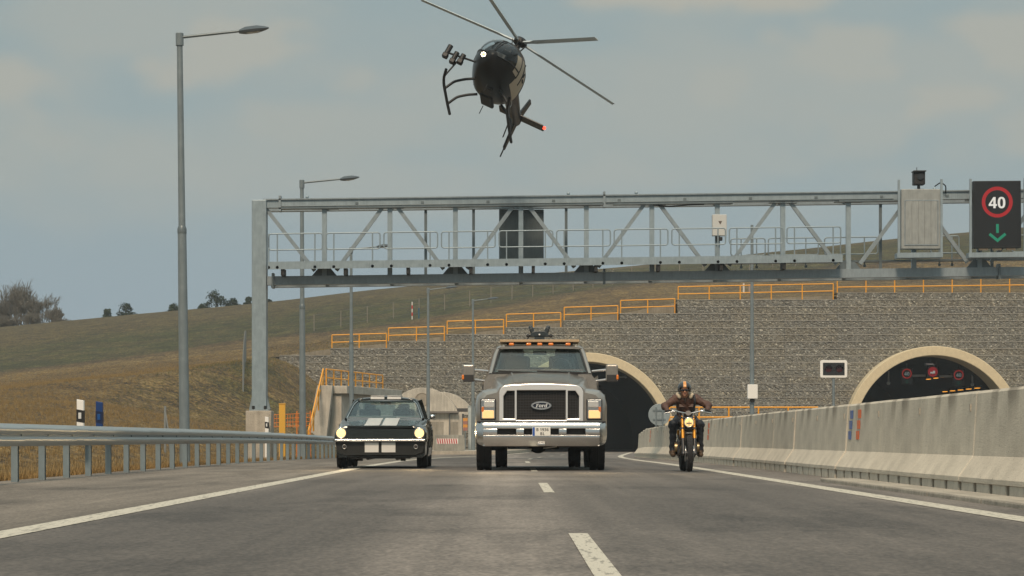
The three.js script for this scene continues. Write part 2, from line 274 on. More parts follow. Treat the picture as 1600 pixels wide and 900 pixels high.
{
  const cell = .125;
  const inBore = (x, y, pad) => bores.some(b => (x - b.x) ** 2 + (Math.max(y, b.y) - b.y) ** 2 < (b.R - pad) ** 2);
  function basket(x0, x1, r, depth, sd) {
    const y0 = BASE + r * ROW, y1 = y0 + ROW + .004, z = -SET * r, nx = Math.round((x1 - x0) / cell), ny = 4, pos = [], idx = [];
    const pt = (i, j) => { const e = (i === 0 || i === nx || j === 0 || j === ny) ? .25 : 1; return [mix(x0, x1, i / nx), mix(y0, y1, j / ny) + (j > 0 && j < ny ? .02 * (h3(i, j, sd + 5) - .5) : 0), z + e * .075 * (h3(i + 50, j, sd) - .5)]; };
    for (let j = 0; j <= ny; j++) for (let i = 0; i <= nx; i++) pos.push(...pt(i, j));
    for (let i = 0; i <= nx; i++) pos.push(mix(x0, x1, i / nx), y1 - .01, z - depth);
    const W = nx + 1;
    for (let j = 0; j <= ny; j++) for (let i = 0; i < nx; i++) {
      if (inBore(mix(x0, x1, (i + .5) / nx), mix(y0, y1, Math.min(j + .5, ny) / ny), .3)) continue;
      const a = j * W + i; idx.push(a, a + 1, a + W, a + 1, a + W + 1, a + W);
    }
    if (!idx.length) return null;
    const g = new THREE.BufferGeometry(); g.setAttribute('position', new THREE.Float32BufferAttribute(pos, 3)); g.setIndex(idx); return toCreasedNormals(g, .5);
  }
  const rim = M(.4, .385, .35, .95);  // pale strips for the dusty ledge edges that catch light on each course
  let sd = 1;
  for (const [X0, X1, n] of steps) for (let r = 0; r < n; r++) {
    const len = X1 - X0 > 9 ? (X1 - X0) / Math.round((X1 - X0) / 4.2) : X1 - X0;
    for (let x = X0; x < X1 - .1; x += len) {
      if (x > 41 || x < -25) continue;
      const g = basket(x + .008, x + len - .008, r, r === n - 1 ? ZW + 4.2 - ZW + SET * 0 - SET * r : .9, sd++ * 7);
      if (g && r < n) { const y = BASE + (r + 1) * ROW - .03, z = -SET * r + .008, bits = []; const nn = Math.round(len / .42); for (let q = 0; q < nn; q++) { const a = x + len * q / nn, bq = x + len * (q + 1) / nn; if (!inBore((a + bq) / 2, y, -.02)) bits.push(bx(bq - a, .026, .05, (a + bq) / 2, y + .012 * (h3(q, sd, 2) - .5), z + .012 * (h3(q, sd, 9) - .5))); } if (bits.length) obj('pale_ledge_line', bits, rim, gWall); }
      if (g) obj('gabion_basket', g, gabMats[(h3(sd, r, 4) * 4) | 0], gWall);
    }
  }
  // pale concrete wedge behind each step, up to the turf
  for (const [X0, X1, n] of steps) { if (X0 < -17 || X0 > 60) continue; const y = BASE + n * ROW - .06; obj('concrete_wedge', ext([[X0 + .02, y], [X1 - .02, y], [X1 - .02, wallTop(X1) + .03], [X0 + .02, Math.max(y + .02, wallTop(X0) + .03)]], .22).translate(0, 0, -3.92), wedgeM, gWall); }
  // the end of the wall outside the view, in one piece per course
  for (let r = 0; r < 23; r++) obj('gabion_course', bx(21, ROW - .01, 2, 51.9, BASE + (r + .5) * ROW, -SET * r - 1), gabMats[r % 4], gWall);
}
// ---------------------------------------------------------------- tunnels: collar and bore
const portalM = new THREE.MeshStandardMaterial({ color: C(.66, .57, .39), roughness: .85, map: tex(256, 256, (u, v) => { const k = 255 * (.95 + .08 * (fbm(u * 6, v * 6, 2, 4, 6, 6) - .5) + .04 * (vn(u * 90, v * 90, 1, 90, 90) - .5)); return [k]; }) });
const boreShadeM = conc(.022, .028, .032, .3), boreShadeEnd = M(.02, .024, .027, .95);  // near-black colours hold the shade inside the bores
function tunnel(b, label, deep) {
  const t = thing('tunnel_portal', label, 'tunnel', [b.x, 0, -ZW]);
  const Ri = b.R - .66, foot = -.5, out = [], inn = [], N = 48;
  const arc = (R, a0, a1) => Array.from({ length: N + 1 }, (_, i) => { const a = mix(a0, a1, i / N); return [Math.cos(a) * R, b.y + Math.sin(a) * R]; });
  const a0 = -Math.asin((b.y - foot) / b.R), a1 = -Math.asin((b.y - foot) / Ri);
  const ring = [...arc(b.R, a0, Math.PI - a0), ...arc(Ri, Math.PI - a1, a1)];
  obj('portal_ring', ext(ring, 3.4, .05).translate(0, 0, -2.6), portalM, t);
  // the lining: a thick tube running back into the hill, closed far inside by an added dark wall
  const lining = [...arc(Ri + .35, a1, Math.PI - a1), ...arc(Ri + .02, Math.PI - a1, a1)];
  obj('tunnel_lining', ext(lining, deep).translate(0, 0, -deep - 2.5), boreShadeM, t);
  obj('tunnel_floor', bx(2 * Ri + .4, .2, deep + 3, 0, roadY(177) - .098, -(deep + 3) / 2 + .4), M(.03, .032, .034, .95), t);  // floor colour darkened as well for the shade inside
  obj('dark_end_wall', bx(2 * Ri + 2, 2 * Ri, .3, 0, b.y + 1, -deep - 2.7), boreShadeEnd, t);
  return t;
}
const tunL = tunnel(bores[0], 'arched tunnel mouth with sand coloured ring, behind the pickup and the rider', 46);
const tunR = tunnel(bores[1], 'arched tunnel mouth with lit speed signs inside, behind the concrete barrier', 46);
{ // small fittings inside the near bore: a sign bracket and a dim lit sign
  const dim = M(.3, .33, .33, .5);
  const s = thing('tunnel_bracket', 'small grey bracket with hanging boxes inside the tunnel behind the pickup', 'bracket', [bores[0].x + 2.5, 5.0, -ZW - 6]);
  obj('bracket_arm', [bx(1.3, .1, .12, 0, .15, 0), bx(.1, 1.1, .1, .55, .6, 0)], dim, s); obj('bracket_box', rbx(1.1, .28, .2, .03, -1.5, -1.25, 0), dim, s); obj('hanger', bx(.06, 1.3, .06, -1.5, -.48, 0), dim, s);
}
// ---------------------------------------------------------------- yellow railings on the wall
const yellow = PM(.78, .34, .012, .45, 0, { clearcoat: .2, clearcoatRoughness: .5 });
function railing(name, label, pts, { h = 1.05, gap = 2, posts = null, r = .042, group, extra = [] } = {}) {      // pts: foot points, polyline
  const t = thing(name, label, 'railing', pts[0], 0, group), o = pts[0], P = pts.map(p => p.clone().sub(o));
  for (let i = 0; i + 1 < P.length; i++) {
    const a = P[i], b = P[i + 1], L = a.distanceTo(b), n = Math.max(1, Math.round(L / gap));
    for (let k = i ? 1 : 0; k <= n; k++) { const q = a.clone().lerp(b, k / n); obj('post', bar(V(q.x, q.y - .25, q.z), V(q.x, q.y + h, q.z), r, r, 8), yellow, t); }
    for (const f of [1, .5, ...extra]) obj('rail', bar(V(a.x, a.y + h * f, a.z), V(b.x, b.y + h * f, b.z), r * .95, r * .95, 8), yellow, t);
  }
  return t;
}
{
  const seg = [[-12.9, -9.0, 15], [-8.85, -4.85, 16], [-4.65, -.6, 17], [-.4, 3.5, 18], [3.75, 7.6, 19], [7.8, 11.7, 20], [11.95, 23.1, 22], [23.4, 42, 23]];
  const words = ['lowest', 'second lowest', 'third lowest', 'fourth lowest', 'fifth lowest', 'sixth lowest', 'second highest, long', 'highest, longest'];
  seg.forEach(([x0, x1, n], i) => { const y = BASE + n * ROW, z = -ZW - SET * n - .5; const tilt = i < 6 ? .12 : .22; railing('yellow_railing', `${words[i]} of the stepped yellow railings on top of the gabion wall`, [V(x0, y - .1, z), V(x1, y - .1 + tilt, z)], { gap: i < 6 ? 1.95 : 2.05, group: 'stepped railings along the wall top' }); });
}
// ---------------------------------------------------------------- steel
const galvTex = tex(512, 512, (u, v) => { const a = fbm(u * 12, v * 12, 1, 4, 12, 12), b = fbm(u * 50, v * 8, 5, 2, 50, 8), k = 255 * (.88 + .09 * (a - .5) + .07 * (b - .5)); return [k, k, k]; });
const galv = (r, g, b, rough = .55, metal = .25, s = .6) => new THREE.MeshStandardMaterial({ color: C(r, g, b), map: rep(galvTex, s), roughnessMap: rep(galvTex, s), roughness: rough, metalness: metal });
const steel = galv(.34, .41, .45), steelDark = galv(.19, .235, .255), steelPale = galv(.36, .45, .5), poleM = galv(.26, .315, .34), railM = galv(.5, .55, .56, .5, .5), postM = galv(.27, .34, .37, .6, .3);
const black = M(.012, .013, .014, .6), darkGrey = M(.05, .055, .06, .6), white = M(.78, .78, .75, .5), redP = M(.5, .02, .02, .5), rubber = M(.018, .018, .019, .85);

// ---------------------------------------------------------------- gantry over both carriageways
const GZ = 80, gs = FOCAL / GZ, gX = px => (px - 800) / gs, gY = py => EYE + (686 - py) / gs, TILT = .0127;
const gx0 = gX(406), T = (px, py, dz = 0) => V(gX(px) - gx0, gY(py) + TILT * (gX(px) - gX(420)), dz);
const gantry = thing('sign_gantry', 'long grey steel truss gantry with a walkway spanning the motorway', 'gantry', [gx0, 0, -GZ]);
{
  const end = 1905;
  for (const [px, dx] of [[406, 0], [end, 0]]) {
    const x = gX(px) - gx0, top = gY(313) + TILT * Math.max(0, gX(px) - gX(420)) * (px > 800 ? 1 : 0);
    const col = obj('column', [rbx(.47, top - 1.5, .5, .03, x, (top + 1.5) / 2, 0)], steelPale, gantry);
    obj('base_flange', [bx(.62, .05, .64, x, 1.53, 0), ...[-1, 1].flatMap(s => [ext([[0, 0], [.1 * s, 0], [0, .45]], .02).translate(x + .235 * s, 1.55, .1), ext([[0, 0], [.1 * s, 0], [0, .45]], .02).translate(x + .235 * s, 1.55, -.15)])], steel, gantry);
    for (const d of [-.18, .2]) obj('anchor_bolt', new THREE.CylinderGeometry(.045, .045, .12, 8).translate(x + d, 1.6, .28), black, gantry);
    obj('concrete_plinth', rbx(.82, 1.85, .9, .03, x, .58, 0), concretePale, gantry);
  }
  const run = (name, py, w, h, dz, x0, x1, m) => obj(name, beam(T(x0, py, dz), T(x1, py, dz), h, w), m, gantry);
  run('top_chord', 319, .3, .26, 0, 412, end, steelPale); run('top_chord', 319, .3, .26, -1.3, 412, end, steel);
  run('bottom_chord', 439, .3, .28, 0, 418, end, steel); run('bottom_chord', 439, .3, .28, -1.3, 418, end, steel);
  run('chord_flange', 312.5, .36, .04, .03, 412, end, steel); run('chord_flange', 326.5, .36, .045, .03, 436, 943, steelDark); run('chord_flange', 326.5, .36, .045, .03, 958, 1145, steelDark); run('chord_flange', 326.5, .36, .045, .03, 1310, 1420, steelDark);  // lower flange in darker steel: shade of the chord underside in its colour
  const nodes = []; for (let k = 0; k < 15; k++) nodes.push(507 + 102.3 * k);
  nodes.forEach((px, k) => {
    if (px > end - 30) return;
    obj('vertical', [beam(T(px, 433), T(px, 326), .15, .15)], steelPale, gantry);
    obj('gusset', [bx(.9, .02, .3).translate(...T(px, 327.6, .02).toArray())], steelDark, gantry);
    if (k % 2 === 0) obj('gusset', ext([[-.42, 0], [.42, 0], [.2, .26], [-.2, .26]], .03).translate(...T(px, 433, -.02).toArray()), steelDark, gantry);
    if (k % 2 === 1) { for (const s of [-1, 1]) if (px + s * 102 < end) obj('diagonal', beam(T(px + s * 12, 327), T(px + s * 84, 424), .12, .12), steel, gantry); }
    obj('cross_brace', beam(T(px, 319, 0), T(px, 319, -1.3), .1, .1, V(0, 1, 0)), steelDark, gantry); obj('cross_brace', beam(T(px, 441, 0), T(px, 441, -1.3), .1, .1, V(0, 1, 0)), steelDark, gantry);
    obj('bolt_plate', bx(.1, .07, .02).translate(...T(px + 51, 320, .16).toArray()), steelDark, gantry);
  });
  obj('diagonal', beam(T(417, 328), T(492, 424), .12, .12), steel, gantry);
  for (const px of [663, 739, 886, 1385, 1562, 1700]) obj('rear_post', beam(T(px, 432, -1.3), T(px, 326, -1.3), .09, .09), steelDark, gantry);
  for (const px of [438, 944, 1560]) { obj('splice_plate', [bx(.07, .5, .42).translate(...T(px, 319, 0).toArray())], steel, gantry); obj('splice_plate', bx(.07, .48, .42).translate(...T(px === 438 ? 427 : px, 439, 0).toArray()), steelDark, gantry); }
  // walkway in front of the truss
  obj('walkway_deck', [beam(T(424, 415, .45), T(1310, 415, .45), .05, .85)], steelDark, gantry);
  obj('toe_board', beam(T(423, 418, .88), T(1311, 418, .88), .24, .03), steelPale, gantry);
  for (let px = 445; px < 1310; px += 97) obj('deck_bracket', [bx(.1, .22, .8).translate(...T(px, 428, .45).toArray())], black, gantry);
  const hr = .023;
  function panel(x0, x1, yt, ym, dz, posts) {
    const a = T(x0, yt, dz), b = T(x1, yt, dz), c = T(x1, ym, dz), d = T(x0, ym, dz), r = .09, mid = (p, q, t) => p.clone().add(q.clone().sub(p).normalize().multiplyScalar(t));
    const pts = []; for (const [p, q, w] of [[d, a, b], [a, b, c], [b, c, d], [c, d, a]]) { const s = mid(q, p, r), e = mid(q, w, r); for (let i = 0; i <= 4; i++) { const t = i / 4; pts.push(s.clone().multiplyScalar((1 - t) ** 2).add(q.clone().multiplyScalar(2 * t * (1 - t))).add(e.clone().multiplyScalar(t * t))); } }
    const g = []; for (let i = 0; i < pts.length; i++) g.push(bar(pts[i], pts[(i + 1) % pts.length], hr, hr, 6));
    obj('handrail_loop', g, steelPale, gantry);
    for (const f of posts) { const px = mix(x0, x1, f); obj('handrail_post', [bar(T(px, yt, dz), T(px, 422, dz), hr, hr, 6), new THREE.CylinderGeometry(.05, .05, .03, 8).rotateX(Math.PI / 2).translate(...T(px, 421, dz + .02).toArray())], steelPale, gantry); }
  }
  for (let k = 0; k < 10; k++) { const x0 = 423 + 89 * k; panel(x0 + 1, x0 + 84, 369 + .0, 394, .86, k ? [.14, .86] : [.0, .16, .86]); }
  for (const [x0, x1] of [[1150, 1205], [1210, 1290], [1300, 1385], [1470, 1515], [1600, 1690]]) panel(x0, x1, 375, 402, -1.9, [.3, .75]);
  obj('walkway_deck', [beam(T(1140, 415, -1.6), T(1700, 415, -1.6), .05, .6)], steelDark, gantry);
  obj('cable', [tube([T(1458, 306, .3), T(1466, 301, .45), T(1474, 306, .4), T(1476, 316, .2)], .02, 20, 6)], black, gantry); obj('cable', tube([T(1020, 328.5, .12), T(1045, 331, .12), T(1075, 329, .12), T(1100, 328.5, .12)], .022, 24, 6), black, gantry); obj('conduit', bar(T(440, 323.5, .16), T(1395, 323.5, .16), .018, .018, 6), steelDark, gantry); for (const px of [480, 888, 994, 1460, 1575]) obj('chord_light', sph(.055).translate(...T(px, 308.5, .0).toArray()), steelPale, gantry);
  // cabinets on the truss
  const cab = obj('equipment_cabinet', [rbx(1.46, 1.78, .5, .02).translate(...T(815, 369, -1.7).toArray())], steelDark, gantry);
  for (const px of [798, 834]) obj('cabinet_door', rbx(.66, 1.6, .03, .01).translate(...T(px, 370, -1.44).toArray()), galv(.16, .19, .195), gantry);
  const wb = T(1123, 362, .2); obj('white_control_box', rbx(.46, .68, .25, .02).translate(...wb.toArray()), M(.5, .52, .51, .6), gantry); obj('box_mount', rbx(.2, .12, .16, .02, wb.x, wb.y - .43, wb.z), black, gantry); obj('warning_mark', ext([[-.06, .05], [.06, .05], [0, -.06]], .006).translate(wb.x + .02, wb.y + .08, wb.z + .126), M(.1, .08, .07), gantry);
  const cx = T(1434, 358, .5);
  const pc = obj('signal_cabinet', rbx(1.28, 1.9, .42, .02).translate(...cx.toArray()), galv(.42, .45, .44), gantry); pc.userData.label = 'ribbed pale grey metal signal cabinet';
  obj('panel_frame', ext(rrect(-.54, -.84, .54, .6, .01), .03, .005, [[[-.51, -.81], [-.51, .57], [.51, .57], [.51, -.81]].reverse()]).translate(cx.x, cx.y, cx.z + .2), steel, gantry);
  for (let i = 0; i < 5; i++) obj('panel_rib', rbx(.196, 1.37, .024, .008, cx.x - .404 + .202 * i, cx.y - .12, cx.z + .212), galv(.43, .46, .45), gantry);
  for (const px of [1399, 1465]) obj('cabinet_hanger', beam(T(px, 297, .72), T(px, 418, .72), .07, .07), steelPale, gantry);
  obj('cabinet_tray', [beam(T(1396, 414, .5), T(1467, 414, .5), .16, .55)], steelPale, gantry);
  for (const px of [1510, 1594]) obj('sign_hanger', beam(T(px, 297, .72), T(px, 418, .72), .07, .07), steelPale, gantry);
  obj('sign_tray', [beam(T(1507, 415, .5), T(1597, 415, .5), .16, .5)], steelPale, gantry);
}
{ // dark signal head on the top chord
  const p = T(1433, 311, .3), s = thing('signal_camera', 'black boxy camera housing perched on top of the gantry chord', 'camera', [gx0 + p.x, p.y, -GZ + p.z]);
  obj('housing', rbx(.36, .42, .4, .03, 0, .36, 0), black, s); obj('hood', [bx(.4, .03, .5, 0, .58, .04), bar([-.06, .58, 0], [-.06, .72, 0], .012)], darkGrey, s); obj('lens', rot(new THREE.CylinderGeometry(.1, .1, .06, 16), Math.PI / 2).translate(.02, .4, .21), M(.03, .035, .04, .1), s); obj('foot', [bar([0, -.02, 0], [0, .18, 0], .05), bx(.3, .04, .3, 0, 0, 0)], darkGrey, s);
}
function lit(t, k = 1) { return new THREE.MeshStandardMaterial({ color: 0x05070a, roughness: .5, emissive: 0xffffff, emissiveMap: t, emissiveIntensity: k }); }
function speedFace(c, w, h, cx, cy, r, word = '40', light = '#e6e2d6', red = '#a51a20') { c.strokeStyle = red; c.lineWidth = r * .22; c.beginPath(); c.arc(cx, cy, r * .86, 0, 7); c.stroke(); c.fillStyle = light; c.font = `bold ${r * .98}px sans-serif`; c.textAlign = 'center'; c.textBaseline = 'middle'; c.fillText(word, cx, cy + r * .04); }
function arrowDown(c, x, y, s, col) { c.strokeStyle = col; c.lineWidth = s * .3; c.lineCap = 'butt'; c.beginPath(); c.moveTo(x, y - s); c.lineTo(x, y - s * .05); c.stroke(); c.beginPath(); c.moveTo(x - s * .85, y + s * .05); c.lineTo(x, y + s * .75); c.lineTo(x + s * .85, y + s * .05); c.stroke(); }
{
  const p = T(1552.5, 352, .62), s = thing('lane_control_sign', 'black lane sign showing 40 in a red ring and a green arrow', 'sign', [gx0 + p.x, p.y, -GZ + p.z]);
  s.rotation.z = .008;
  obj('sign_case', rbx(1.52, 2.14, .34, .02, 0, 0, -.18), M(.016, .02, .024, .5), s);
  const t = canvasTex(512, 720, (c, w, h) => { c.fillStyle = '#0b1114'; c.fillRect(0, 0, w, h); speedFace(c, w, h, 256, 230, 178); arrowDown(c, 256, 580, 105, '#12805f'); });
  obj('display_face', new THREE.PlaneGeometry(1.46, 2.05).translate(0, .02, -.002), lit(t, .8), s, true);
  for (let i = -1; i < 2; i++) obj('lower_lamp', rbx(.3, .07, .06, .02, i * .44, -1.1, -.1), M(.5, .36, .25, .5), s);
}
// signs inside the far bore
{
  const mk = (name, label, px, py, Z, w, h, draw, k = .35) => { const p = at(px, py, Z), s = thing(name, label, 'sign', p); obj('sign_case', rbx(w, h, .2, .02, 0, 0, -.11), black, s); obj('display_face', new THREE.PlaneGeometry(w * .96, h * .96).translate(0, 0, -.001), lit(canvasTex(256, Math.round(256 * h / w), draw), k), s, true); obj('hanger', bar([0, h / 2 - .1, -.1], [0, h / 2 + .34, -.1], .03), darkGrey, s); return s; };
  const Zs = 181;
  const dark = (c, w, h) => { c.fillStyle = '#05090b'; c.fillRect(0, 0, w, h); };
  const f40 = (c, w, h) => { dark(c, w, h); speedFace(c, w, h, w / 2, w / 2, w * .48, '40', '#8f9a98', '#c22a26'); arrowDown(c, w / 2, h * .84, w * .16, '#0f6b56'); };
  mk('tunnel_speed_sign', 'lit 40 sign over a green arrow inside the tunnel, nearer the traffic signal', 1417, 588, Zs, .8, 1.2, f40);
  mk('tunnel_speed_sign', 'lit 40 sign over a green arrow inside the tunnel, beyond the truck ban sign', 1498, 590, Zs, .8, 1.2, f40);
  mk('truck_ban_sign', 'round red sign with a white truck mark between two lit 40 signs', 1457.5, 581, Zs, .8, .8, (c, w, h) => { dark(c, w, h); c.fillStyle = '#b3202a'; c.beginPath(); c.arc(w / 2, h / 2, w * .47, 0, 7); c.fill(); c.fillStyle = '#d9d4cc'; c.fillRect(w * .26, h * .5, w * .34, h * .16); c.fillRect(w * .52, h * .4, w * .2, h * .26); c.fillStyle = '#1a1212'; c.beginPath(); c.arc(w * .36, h * .7, w * .06, 0, 7); c.arc(w * .62, h * .7, w * .06, 0, 7); c.fill(); });
  const b = at(1457, 588, Zs + .4); const br = thing('sign_bar', 'pale bar carrying the lit signs inside the tunnel', 'bar', b); obj('cross_bar', [bx(1.0, .16, .1, -1.0, .05, 0), bx(1.0, .16, .1, 1.0, 0, 0), bar([-3.2, .4, 0], [-3.2, -.5, 0], .07), bar([2.9, .35, 0], [2.9, -.6, 0], .07)], M(.3, .3, .3, .6), br); obj('end_lamp', [sph(.13, -3.2, -.5, 0), sph(.13, 2.9, -.6, 0)], M(.4, .42, .42, .4), br);
  const m = at(1453, 569, Zs - .6), dm = thing('tunnel_name_board', 'thin pale lettered board over the truck ban sign in the tunnel', 'sign', m); obj('board', rbx(.9, .2, .06, .01, 0, 0, 0), black, dm); obj('lettering', new THREE.PlaneGeometry(.86, .18).translate(0, 0, .032), lit(canvasTex(256, 54, (c, w, h) => { dark(c, w, h); c.fillStyle = '#9a8f86'; c.font = 'bold 44px sans-serif'; c.textAlign = 'center'; c.textBaseline = 'middle'; c.fillText('TUNNEL', w / 2, h / 2); }), .6), dm, true); obj('hanger', bar([0, .1, 0], [0, .5, 0], .02), darkGrey, dm);
  const amber = new THREE.MeshStandardMaterial({ color: 0x201000, emissive: new THREE.Color(1, .4, .05), emissiveIntensity: 1.1 });
  // lamps run back along the lining
  for (const [ang, z0, n, txt] of [[.98, 183, 5, 'upper'], [.7, 182, 5, 'lower']]) for (let k = 0; k < n; k++) {
    const R = 5.38, L = thing('tunnel_lamp', `amber lamp in the ${txt} row on the lining beyond the lit 40 sign`, 'lamp', [bores[1].x + R * Math.cos(ang), bores[1].y + R * Math.sin(ang), -z0 - 3.4 * k], 0, `${txt} row of tunnel lamps`);
    obj('lamp_housing', rbx(.34, .14, 1.2, .03, .04, .06, 0), darkGrey, L); obj('lamp_lens', bx(.24, .04, 1.0, -.02, -.03, 0), amber, L);
  }
}
// ---------------------------------------------------------------- street lamps
function lampPost(label, px, Z, { H = 10, lean = 0, arm = 1.4 } = {}) {
  const X = (px - 800) * Z / FOCAL, gy = Math.max(ground(X, Z), roadY(Z) - .03), t = thing('street_lamp', label, 'street lamp', [X, gy, -Z], 0, 'lamps along the guardrail');
  t.rotation.z = lean;
  obj('lower_pole', [bar([0, 0, 0], [0, H * .55, 0], .125, .1, 14), bx(.4, .04, .4, 0, .04, 0)], poleM, t); obj('upper_pole', bar([0, H * .545, 0], [0, H, 0], .082, .066, 14), poleM, t); obj('collar', [lathe([[.1, -.09], [.108, -.08], [.108, .02], [.083, .09]], 14).translate(0, H * .55, 0)], steelDark, t);
  obj('pole_cap', [bar([0, H - .22, 0], [0, H + .06, 0], .092, .092, 12), sph(.092, 0, H + .06, 0, 1, .3, 1)], poleM, t);
  obj('arm', bar([0, H - .03, 0], [arm, H + .1, 0], .036, .03), steelDark, t);
  const head = obj('lamp_head', loft([[0, [[0, -.05], [.05, -.05], [.06, 0], [0, .03]]], [-.15, [[0, -.075], [.13, -.07], [.15, -.01], [0, .085]]], [-.42, [[0, -.07], [.16, -.065], [.17, -.01], [0, .09]]], [-.6, [[0, -.04], [.1, -.035], [.11, -.01], [0, .05]]], [-.7, [[0, -.01], [.03, -.01], [.03, 0], [0, .015]]]], { crease: .6 }).rotateY(-Math.PI / 2).rotateZ(.1).translate(arm - .02, H + .1, 0), M(.075, .09, .1, .45, .3), t);
  obj('lamp_lens', loft([[-.16, [[0, -.01], [.1, 0], [0, .01]]], [-.3, [[0, -.03], [.12, 0], [0, .01]]], [-.5, [[0, -.01], [.08, 0], [0, .01]]]]).rotateY(-Math.PI / 2).rotateZ(.1).translate(arm - .02, H + .035, 0), PM(.6, .62, .6, .1, 0, {}), t);
  return t;
}
lampPost('tallest street lamp, behind the guardrail near the blue marker', 289, 58, { lean: .0125 });
lampPost('second tallest street lamp, rising behind the gantry column', 473, 90, { lean: .003 });
lampPost('street lamp whose head shows through the gantry truss', 549.5, 120, { lean: .003, arm: 1.25 });
lampPost('street lamp in front of the arched service building', 669, 151, { arm: 1.1 });
lampPost('smallest street lamp, rising behind the pickup before the gabion wall', 739, 163, { arm: 1.0 });
{
  const Z = 109, X = 375 * Z / FOCAL, t = thing('steel_mast', 'bare grey mast with a white control box, between rider and traffic signal', 'mast', [X, -.25, -Z]);
  obj('mast_pole', [bar([0, 0, 0], [0, 5, 0], .1, .095, 12), bar([0, 5, 0], [0, 10.2, 0], .078, .062, 12)], poleM, t); const y = EYE + (686 - 612) / 35.8 + .25;
  obj('control_box', rbx(.44, .62, .24, .02, .0, y, .2), white, t); obj('box_clamp', rbx(.2, .12, .2, .02, 0, y - .38, .12), black, t);
}
// ---------------------------------------------------------------- guardrail
const guard = thing('guardrail', 'corrugated galvanised steel guardrail on posts along the road edge', 'guardrail', [-6.9, 0, 0]);
{
  const prof = []; const P = [[0, 0], [.012, .012], [.03, .03], [.075, .055], [.082, .085], [.075, .115], [.03, .14], [.018, .155], [.03, .17], [.075, .195], [.082, .225], [.075, .255], [.03, .28], [.012, .298], [0, .31]];
  for (const [x, y] of P) prof.push([x, y]); for (const [x, y] of P.slice().reverse()) prof.push([x - .008, y]);
  const sec = z => [z, prof];
  const yb = .5;
  for (let z = 2; z < 134; z += 4) obj('rail_beam', loft([sec(0), sec(-4.02)], { half: false, crease: .9 }).translate(.07 + (z % 8 ? .002 : 0), yb + roadY(z) * 1, -z + .01 - .6), railM, guard);
  const pg = mergeGeometries([clean(bx(.008, .78, .1, -.0, .37, 0)), clean(bx(.07, .78, .008, .034, .37, -.05)), clean(bx(.07, .78, .008, .034, .37, .05))]);
  const sp = bx(.07, .2, .12, .045, 0, 0);
  for (let k = -12; k < 50; k++) { const z = 34.6 + 2 * k; const p = obj('post', pg.clone(), postM, guard); p.position.set(-.03, roadY(z), -z); p.scale.x = 1.25; const s = obj('spacer', sp.clone(), postM, guard); s.position.set(.02, .655 + roadY(z), -z); const b = obj('bolt', new THREE.CylinderGeometry(.016, .016, .02, 8).rotateZ(Math.PI / 2), steelDark, guard); b.position.set(.1, .655 + roadY(z), -z); }
}
function delineator(px, topY, Z, label, cols, y0 = -.03) {
  const p = at(px, 686, Z), t = thing('marker_post', label, 'marker post', [p.x, ground(p.x, Z), -Z], -.25), H = EYE + (686 - topY) * Z / FOCAL - ground(p.x, Z);
  obj('post_body', ext([[-.06, y0], [.06, y0], [.06, H - .02], [-.06, H]], .05, .008), cols[0], t); obj('dark_band', ext([[-.062, H - .36], [.062, H - .38], [.062, H - .18], [-.062, H - .16]], .054).translate(0, 0, -.002), cols[1], t); obj('reflector', rbx(.05, .1, .012, .004, 0, H - .265, .056), cols[2], t); return t;
}
delineator(127, 624, 40.3, 'white marker post with a black band mounted on the guardrail', [white, black, M(.6, .62, .62, .2)], .56);
delineator(156.5, 627, 42.1, 'blue marker post mounted on the guardrail', [M(.004, .035, .15, .5), M(.003, .014, .06, .5), M(.008, .07, .25, .4)], .56);
delineator(417.5, 651, 79.3, 'small white marker post against the gantry plinth', [white, black, M(.6, .62, .62, .2)]);
{
  const p = at(441, 686, 87), t = thing('yellow_post', 'flat yellow post standing behind the guardrail beside the gantry plinth', 'post', [p.x, ground(p.x, 87), -87]); obj('post_body', rbx(.22, 1.95, .1, .01, 0, .95, 0), PM(.68, .38, .05, .6, 0), t); obj('post_cap', rbx(.24, .04, .12, .01, 0, 1.94, 0), PM(.6, .33, .05, .6, 0), t);
  const o = at(422, 686, 93), n = thing('orange_mesh_fence', 'low orange plastic mesh fence between gantry plinth and second lamp', 'fence', [o.x, -.1, -93]), om = M(.7, .2, .02, .6);
  for (let k = 0; k < 4; k++) obj('stake', bar([k * .5, 0, 0], [k * .5, 1.75, 0], .02), om, n); for (const y of [1.15, 1.3, 1.45, 1.6]) obj('strand', bar([0, y, 0], [1.5, y + .06, 0], .011), om, n); for (let k = 0; k < 14; k++) obj('strand', bar([.1 * k + .05, 1.13, 0], [.1 * k + .05, 1.62, 0], .008), om, n);
}
